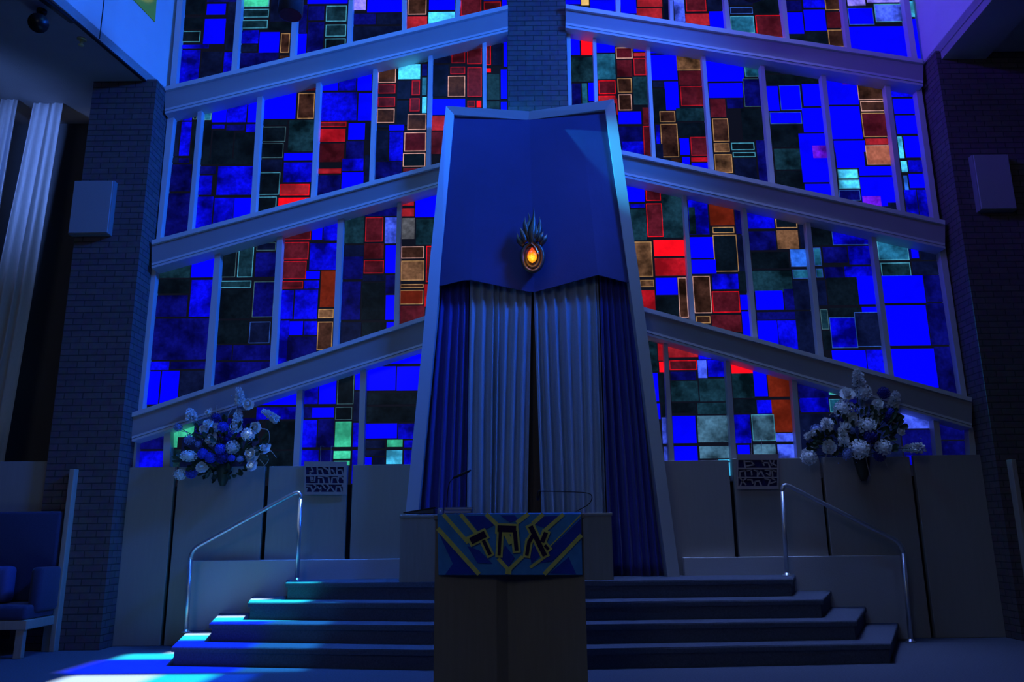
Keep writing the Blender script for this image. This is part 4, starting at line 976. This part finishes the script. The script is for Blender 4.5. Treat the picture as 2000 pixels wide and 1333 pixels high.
def cluster_mesh(m, seed, n=60, size=0.22):
    """hydrangea head: many small four petalled florets on a ball"""
    rnd = random.Random(seed); bm = nb()
    bmesh.ops.create_icosphere(bm, subdivisions=2, radius=0.7)
    for i in range(n):
        z = 1-2*(i+.5)/n; r = math.sqrt(1-z*z); t = 2.39996*i
        d = Vector((r*math.cos(t), r*math.sin(t), z)); a = d.cross(Vector((0.3, 0.2, 1))).normalized(); b = d.cross(a)
        for q in range(4):
            g = q*math.pi/2+rnd.random()
            petal(bm, d*0.82*rnd.uniform(.9, 1.08), a*math.cos(g)+b*math.sin(g)+d*0.35, d, size*1.1, size*0.5, 0.5)
    return mesh_of(bm, 'hydrangea', m)
def spike_mesh(m, seed):
    """stock or delphinium spike, unit half length along z, ragged florets all round"""
    rnd = random.Random(seed); bm = nb()
    for j in range(15):
        z = -1+1.9*j/14.0; rr = 0.42*(1.0-0.55*max(0, (z+0.3)/1.3)**1.4)
        for i in range(6):
            t = 2*math.pi*i/6+j*0.55+rnd.uniform(-.25, .25); d = Vector((math.cos(t), math.sin(t), 0.25)); c = Vector((0, 0, z+rnd.uniform(-.05, .05)))+d*rr*0.45*rnd.uniform(.8, 1.3)
            a = d.cross(Vector((0, 0, 1))).normalized(); b = d.cross(a)
            for q in range(4):
                g = q*math.pi/2+rnd.random()
                petal(bm, c, a*math.cos(g)+b*math.sin(g)*0.5+d*rnd.uniform(.3, .9), d, rr*rnd.uniform(.5, .8), rr*0.24, 0.6)
    tube(bm, [Vector((0, 0, -1.15)), Vector((0, 0, 0.8))], 0.05, 6)
    return mesh_of(bm, 'spike', m)
MESH = {'R': [rose_mesh(FW, 1), rose_mesh(FW, 2), rose_mesh(FW, 3)], 'H': [cluster_mesh(FB, 1), cluster_mesh(FB, 2)], 'D': [cluster_mesh(FD, 3)], 'P': [cluster_mesh(FP, 4, 40)], 'S': [spike_mesh(FW, 5), spike_mesh(FW, 6)], 'W': [cluster_mesh(FW, 9, 50)]}
NAME = {'R': 'rose', 'H': 'hydrangea', 'D': 'hydrangea', 'P': 'hydrangea', 'S': 'flower_spike', 'W': 'carnation'}
def arrangement(org, sc, items, twigs, centre, fol, label, seed):
    rnd = random.Random(seed)
    M = lambda x, y: (org[0]+x/sc, org[1]+y/sc)
    YF = YW-0.16; px = YF/F/sc
    cen = U(*M(*centre), YF)
    wall = Vector((cen.x, YW-0.06, cen.z))
    t = thing('flower_arrangement', label, 'flowers', tuple(wall-Vector((0, 0, 0.25))), 'silk flower arrangements')
    bm = nb()                                                  # half round wall vase
    vz = cen.z-0.02
    lathe(bm, (cen.x, YW-0.10, vz), [(0.03, -0.26), (0.055, -0.2), (0.08, -0.08), (0.095, 0.0), (0.085, 0.0)], 20, sy=0.95); obj('vase', bm, LEAF if False else mat('dark_vase', (0.03, 0.045, 0.03), 0.5), t, smooth=True)
    stems = nb()
    for it in items:
        k, x, y, r = it[:4]; h = it[4] if len(it) > 4 else r; ang = math.radians(it[5]) if len(it) > 5 else rnd.uniform(-.5, .5)
        p = U(*M(x, y), YF); dist = (Vector((p.x, 0, p.z))-Vector((cen.x, 0, cen.z))).length
        dy = -0.15*max(0, 1-dist/0.75)+rnd.uniform(-0.05, 0.05)
        p = U(*M(x, y), YF+dy); kx = px*(YF+dy)/YF
        o = bpy.data.objects.new(NAME[k], MESH[k][rnd.randrange(len(MESH[k]))]); C.objects.link(o); o.parent = t
        o.location = p-wloc(t)
        if k == 'S': o.scale = (r*kx/0.42*1.0, r*kx/0.42*1.0, h*kx*0.95); o.rotation_euler = (rnd.uniform(0, .25), ang, rnd.uniform(0, 6))
        else: o.scale = (r*kx*1.12, min(r, h)*kx*1.12, h*kx*1.12); o.rotation_euler = (rnd.uniform(-.3, .3), ang, rnd.uniform(-.5, .5))
        if k in 'HD': o['label'] = 'blue blossom head'
        m0 = Vector((cen.x, YW-0.10, vz)); mid = m0.lerp(p, 0.5)+Vector((0, 0.03, 0.04))
        tube(stems, smoothpath([m0, mid, p+Vector((0, 0.01, 0))], 5), 0.0035, 5)
    obj('stem', stems, LEAF, t, smooth=True)['kind'] = 'stuff'
    bm = nb()
    for i in range(210):
        fx, fy, rx, ry = fol[rnd.randrange(len(fol))]; a = rnd.uniform(0, 6.283); q = math.sqrt(rnd.random())
        x, y = fx+rx*q*math.cos(a), fy+ry*q*math.sin(a)
        p = U(*M(x, y), YF+rnd.uniform(-0.12, 0.07)); d = Vector((x-centre[0]+rnd.uniform(-150, 150), rnd.uniform(-150, 60), -(y-centre[1])+rnd.uniform(-150, 150)))
        petal(bm, p, d, Vector((0, -1, 0.2)), rnd.uniform(0.05, 0.11), rnd.uniform(0.014, 0.028), rnd.uniform(0.1, 0.5))
    for v in bm.verts: v.co.y = min(v.co.y, YW-0.005)
    obj('foliage', bm, LEAF, t)['kind'] = 'stuff'
    for tw in twigs:
        bm = nb(); P3 = smoothpath([U(*M(x, y), YF-0.06) for x, y in tw], 6); n = len(P3)
        tube(bm, P3, [0.0065*(1-0.6*i/(n-1)) for i in range(n)], 6); obj('curly_twig', bm, TWIG, t, smooth=True)
    bm = nb()                                                  # tiny filler blossoms
    for i in range(46):
        it = items[rnd.randrange(len(items))]; p = U(*M(it[1]+rnd.uniform(-110, 110), it[2]+rnd.uniform(-90, 90)), YF-rnd.uniform(0.0, 0.12))
        r = bmesh.ops.create_icosphere(bm, subdivisions=1, radius=rnd.uniform(0.004, 0.009))
        for v in r['verts']: v.co += p
    obj('filler_blossom', bm, FP, t)['kind'] = 'stuff'
LI = [('S', 812, 215, 55, 115, 10), ('R', 925, 318, 62), ('S', 792, 470, 55, 105, 8), ('S', 205, 440, 60, 115, -52), ('R', 440, 418, 48), ('R', 420, 560, 52), ('R', 372, 625, 52), ('R', 510, 610, 52), ('H', 605, 600, 60), ('H', 700, 690, 52), ('R', 765, 605, 72), ('R', 480, 750, 74),
      ('P', 190, 755, 62), ('P', 50, 600, 48), ('P', 300, 812, 38), ('R', 1012, 610, 62), ('W', 920, 695, 78), ('S', 1190, 455, 48, 125, 58), ('W', 725, 850, 78), ('H', 355, 930, 58), ('H', 450, 985, 58), ('H', 570, 870, 58), ('D', 590, 975, 72), ('H', 712, 985, 38), ('P', 820, 995, 38), ('W', 180, 962, 95, 64),
      ('R', 970, 950, 84), ('R', 1125, 875, 68), ('R', 965, 1085, 60), ('R', 345, 1100, 64), ('H', 215, 1170, 64), ('W', 75, 1190, 64), ('D', 520, 480, 50), ('D', 660, 760, 45)]
LT = [[(1075, 620), (1160, 640), (1182, 720), (1172, 800)], [(1150, 950), (1168, 1010), (1130, 1070), (1060, 1120)], [(1190, 890), (1230, 930), (1268, 982)], [(720, 360), (670, 460), (662, 540)], [(1060, 1000), (1130, 1080)], [(530, 330), (520, 400), (530, 470)], [(90, 650), (150, 660), (170, 700)], [(-20, 1190), (20, 1120), (60, 1050)]]
arrangement((340, 740), 6.345, LI, LT, (600, 1010), [(620, 1110, 260, 110), (600, 860, 420, 220), (600, 700, 300, 150), (300, 1020, 250, 110), (950, 850, 200, 180)], 'white and blue flower arrangement on the wall above the left handrail', 3)
RI = [('S', 692, 255, 48, 78, 0), ('W', 740, 385, 64), ('R', 595, 405, 55), ('D', 915, 390, 48), ('S', 1010, 450, 46, 85, 38), ('W', 570, 530, 78), ('R', 640, 620, 56), ('R', 860, 490, 42), ('S', 845, 580, 40, 90, 20), ('W', 772, 680, 68), ('S', 420, 655, 48, 92, -62), ('H', 965, 558, 36), ('D', 945, 612, 38), ('R', 570, 690, 46),
      ('S', 560, 770, 42, 88, -10), ('P', 330, 712, 46), ('W', 265, 950, 62), ('R', 440, 860, 52), ('P', 600, 920, 36, 52), ('W', 700, 880, 78), ('W', 912, 865, 64), ('D', 880, 935, 46), ('S', 1165, 872, 40, 118, 88), ('P', 720, 552, 40), ('P', 640, 712, 32), ('R', 1060, 730, 32), ('S', 300, 740, 26, 80, -62), ('S', 285, 870, 22, 85, -58), ('D', 560, 630, 40), ('D', 800, 770, 50)]
RT = [[(610, 490), (660, 495), (690, 545)], [(440, 592), (470, 565), (515, 562)], [(760, 950), (775, 1020), (800, 1112)], [(930, 985), (955, 1040), (1005, 1080)], [(940, 760), (1000, 820), (1060, 850)], [(430, 880), (412, 950), (400, 1010)], [(980, 640), (1030, 660), (1060, 640)]]
arrangement((1520, 680), 4.443, RI, RT, (740, 930), [(760, 860, 260, 100), (740, 680, 260, 170), (640, 770, 260, 140), (920, 680, 140, 150), (450, 820, 180, 100)], 'white and blue flower arrangement on the wall above the right handrail', 5)

# ---------------------------------------------------------------- loudspeakers on the piers
def speaker(q, label):
    Yf = YP-0.10; A = [U(x, y, Yf) for x, y in q]
    x0 = (A[0].x+A[3].x)/2; x1 = (A[1].x+A[2].x)/2; z1 = (A[0].z+A[1].z)/2; z0 = (A[2].z+A[3].z)/2
    t = thing('loudspeaker', label, 'loudspeaker', ((x0+x1)/2, YP-0.05, z0), 'pier loudspeakers')
    bm = nb(); box(bm, x0, x1, Yf+0.015, YP, z0, z1, bev=0.006); obj('cabinet', bm, mat('grey_cabinet', (0.2, 0.2, 0.21), 0.6), t)
    bm = nb(); box(bm, x0+0.012, x1-0.012, Yf, Yf+0.02, z0+0.012, z1-0.012, bev=0.004); obj('grille', bm, SPEAKER, t)
speaker([(140, 352), (219, 352), (214, 457), (135, 456)], 'grey wall loudspeaker on the left brick pier')
speaker([(1903, 303), (1976, 298), (1982, 408), (1913, 411)], 'grey wall loudspeaker on the right brick pier')

# ---------------------------------------------------------------- pale drapes in the left aisle
curtain('drape', 66, 124, -95, -13, 196, 1000, 4, 0.05, DRAPE, 'pale hanging drape in the left aisle, nearest the brick pier', 'aisle drapes', Y=9.45, seed=8, sharp=0.9)
curtain('drape', 2, 36, -150, -108, 190, 1000, 3, 0.05, DRAPE, 'pale hanging drape at the left edge of the picture', 'aisle drapes', Y=9.35, seed=9, sharp=0.9)

# ---------------------------------------------------------------- high backed benches at both ends
def bench(side, xin, label):
    """xin: world x of the end nearest the stage; side -1 left, +1 right"""
    s = side; W = 1.5; Yb = 8.98
    xo = xin+s*W; zt = 1.98
    t = thing('high_back_bench', label, 'bench', ((xin+xo)/2, 8.7, 0), 'high backed benches')
    X = lambda a, b: (min(a, b), max(a, b))
    bm = nb(); box(bm, *X(xin, xo), Yb+0.03, Yb+0.09, 0.35, zt, bev=0.006); obj('back_panel', bm, PANEL, t)
    bm = nb(); box(bm, *X(xin-s*0.035, xin+s*0.02), Yb-0.12, Yb+0.09, 0.0, zt-0.10, bev=0.006); obj('end_post', bm, WOOD, t)
    bm = nb(); box(bm, *X(xin+s*0.05, xo), Yb-0.13, Yb+0.025, 0.50, 1.43, bev=0.035); obj('back_cushion', bm, UPHOL, t, smooth=True)
    bm = nb(); box(bm, *X(xin+s*0.02, xo), 8.36, Yb-0.02, 0.36, 0.50, bev=0.035); obj('seat_cushion', bm, UPHOL, t, smooth=True)
    bm = nb(); box(bm, *X(xin-s*0.02, xin+s*0.10), 8.50, Yb-0.10, 0.42, 0.86, bev=0.04); obj('armrest', bm, UPHOL, t, smooth=True)
    bm = nb(); box(bm, *X(xin, xo), 8.37, Yb-0.03, 0.27, 0.36, bev=0.008); obj('seat_frame', bm, WOOD, t)
    for x in (xin+s*0.03, xo-s*0.10):
        for y in (8.39, Yb-0.10):
            bm = nb(); box(bm, *X(x, x+s*0.08), y, y+0.06, 0, 0.28, bev=0.006); obj('leg', bm, WOOD, t)
    return t
bench(-1, U(143, 960, 8.95).x, 'dark upholstered high back wooden bench at the left edge of the picture')
bench(1, U(1976, 930, 8.95).x, 'dark upholstered high back bench cut by the right edge of the picture')
# separate cushion lying on the left bench
A = U(28, 1140, 8.75)
bm = nb(); box(bm, A.x-0.4, A.x, 8.62, 8.80, 0.505, 0.87, bev=0.05)
tag(obj('cushion', bm, mat('blue_cushion', (0.07, 0.09, 0.28), 0.9, noise=0.15, nscale=60), smooth=True, base=True), 'blue square cushion standing on the left bench seat', 'cushion')

# ---------------------------------------------------------------- lights and fittings on the ceilings
p = UZ(82, 20, zl)
t = thing('track_spotlight', 'black spotlight hanging under the left soffit', 'spotlight', tuple(p))
hd = U(86, 26, p.y-0.12)
bm = nb(); lathe(bm, (p.x, p.y, zl-0.03), [(0.05, 0), (0.05, 0.03)], 16); obj('canopy', bm, BLACK, t, smooth=True)
bm = nb(); tube(bm, [Vector((p.x, p.y, zl-0.03)), Vector((p.x, p.y, zl-0.16))], 0.018, 8); obj('stem', bm, BLACK, t, smooth=True)
bm = nb(); a = Vector((p.x-0.02, p.y+0.06, zl-0.12)); b = Vector((p.x+0.06, p.y-0.12, zl-0.24))
tube(bm, [a, a.lerp(b, 0.25), b], [0.045, 0.075, 0.10], 18); obj('head', bm, BLACK, t, smooth=True)
bm = nb(); dd = (b-a).normalized(); tube(bm, [b-dd*0.012, b-dd*0.002], 0.088, 18); obj('lens', bm, mat('dark_lens', (0.02, 0.02, 0.025), 0.08), t, smooth=True)
# lighting track along the soffit edge
a = UZ(90, 0, zl); b = UZ(143, 40, zl)
bm = nb(); d = (b-a); n = Vector((d.y, -d.x, 0)).normalized()*0.03
extr(bm, [a-n-d*0.6, b-n, b+n, a+n-d*0.6], (0, 0, -0.035)); tag(obj('lighting_track', bm, BLACK, base=True), 'short black track along the edge of the left soffit', 'lighting track')
a = UZ(140, 35, zl); b = UZ(283, 157, zl); d = b-a; n = Vector((d.y, -d.x, 0)).normalized()*0.02
bm = nb(); extr(bm, [a-n, b-n, b+n, a+n], (0, 0, -0.02)); trim(bm, BLACK)
# small brass fitting
p = UZ(160, 76, zl)
t = thing('sprinkler', 'small brass sprinkler head under the left soffit', 'sprinkler', tuple(p))
BRASS = mat('brass', (0.62, 0.55, 0.22), 0.35, metal=0.5)
bm = nb(); lathe(bm, (p.x, p.y, zl-0.012), [(0.05, 0), (0.05, 0.012)], 16); obj('rose', bm, BRASS, t, smooth=True)
bm = nb(); lathe(bm, (p.x, p.y, zl-0.085), [(0.028, 0), (0.03, 0.01), (0.014, 0.02), (0.02, 0.05), (0.022, 0.075)], 14); obj('nozzle', bm, BRASS, t, smooth=True)
# black can pendants in front of the window
def can(pc, py, w, Y, label):
    c = U(pc, py, Y); r = w/2*Y/F
    t = thing('can_pendant', label, 'pendant light', tuple(c), 'black can pendants')
    bm = nb(); lathe(bm, c, [(r, 0), (r, 0.5), (r*0.9, 0.54), (0.03, 0.55)], 32); obj('can', bm, mat('satin_black_can', (0.10, 0.10, 0.12), 0.35, metal=0.5), t, smooth=True)
    bm = nb(); lathe(bm, (c.x, c.y, c.z-0.004), [(r*0.9, 0), (r*0.9, 0.01)], 32); obj('baffle', bm, BLACK, t)
    bm = nb(); tube(bm, [Vector((c.x, c.y, c.z+0.5)), Vector((c.x, c.y, ZTOP))], 0.015, 8); obj('rod', bm, BLACK, t)
can(567, 29, 54, 7.6, 'black can pendant at the top of the left windows')
can(1473, -8, 48, 7.6, 'black can pendant just showing at the top of the right windows')
# joint on the left fascia, and a warm light patch put in as yellow colour
bm = nb(); q0 = UX(194, 76, la, ln_); q1 = UX(203, 0, la, ln_)
tube(bm, [q0, q0+(q1-q0)*2], 0.007, 6); trim(bm, BLACK)
YEL = mat('yellow_light_patch', (0.80, 0.66, 0.05), 0.8, noise=0.05)
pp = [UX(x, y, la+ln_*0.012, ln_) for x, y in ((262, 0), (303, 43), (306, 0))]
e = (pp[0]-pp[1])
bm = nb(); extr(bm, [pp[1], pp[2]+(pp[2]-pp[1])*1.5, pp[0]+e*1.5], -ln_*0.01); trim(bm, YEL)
# dropped strip along the right soffit
a = UZ(1838, 101, zr); b = UZ(1922, 0, zr); d = (b-a).normalized(); n = Vector((d.y, -d.x, 0)).normalized()
if n.x < 0: n = -n
a2 = a+d*((9.9-a.y)/d.y); b2 = a+d*((0-a.y)/d.y)
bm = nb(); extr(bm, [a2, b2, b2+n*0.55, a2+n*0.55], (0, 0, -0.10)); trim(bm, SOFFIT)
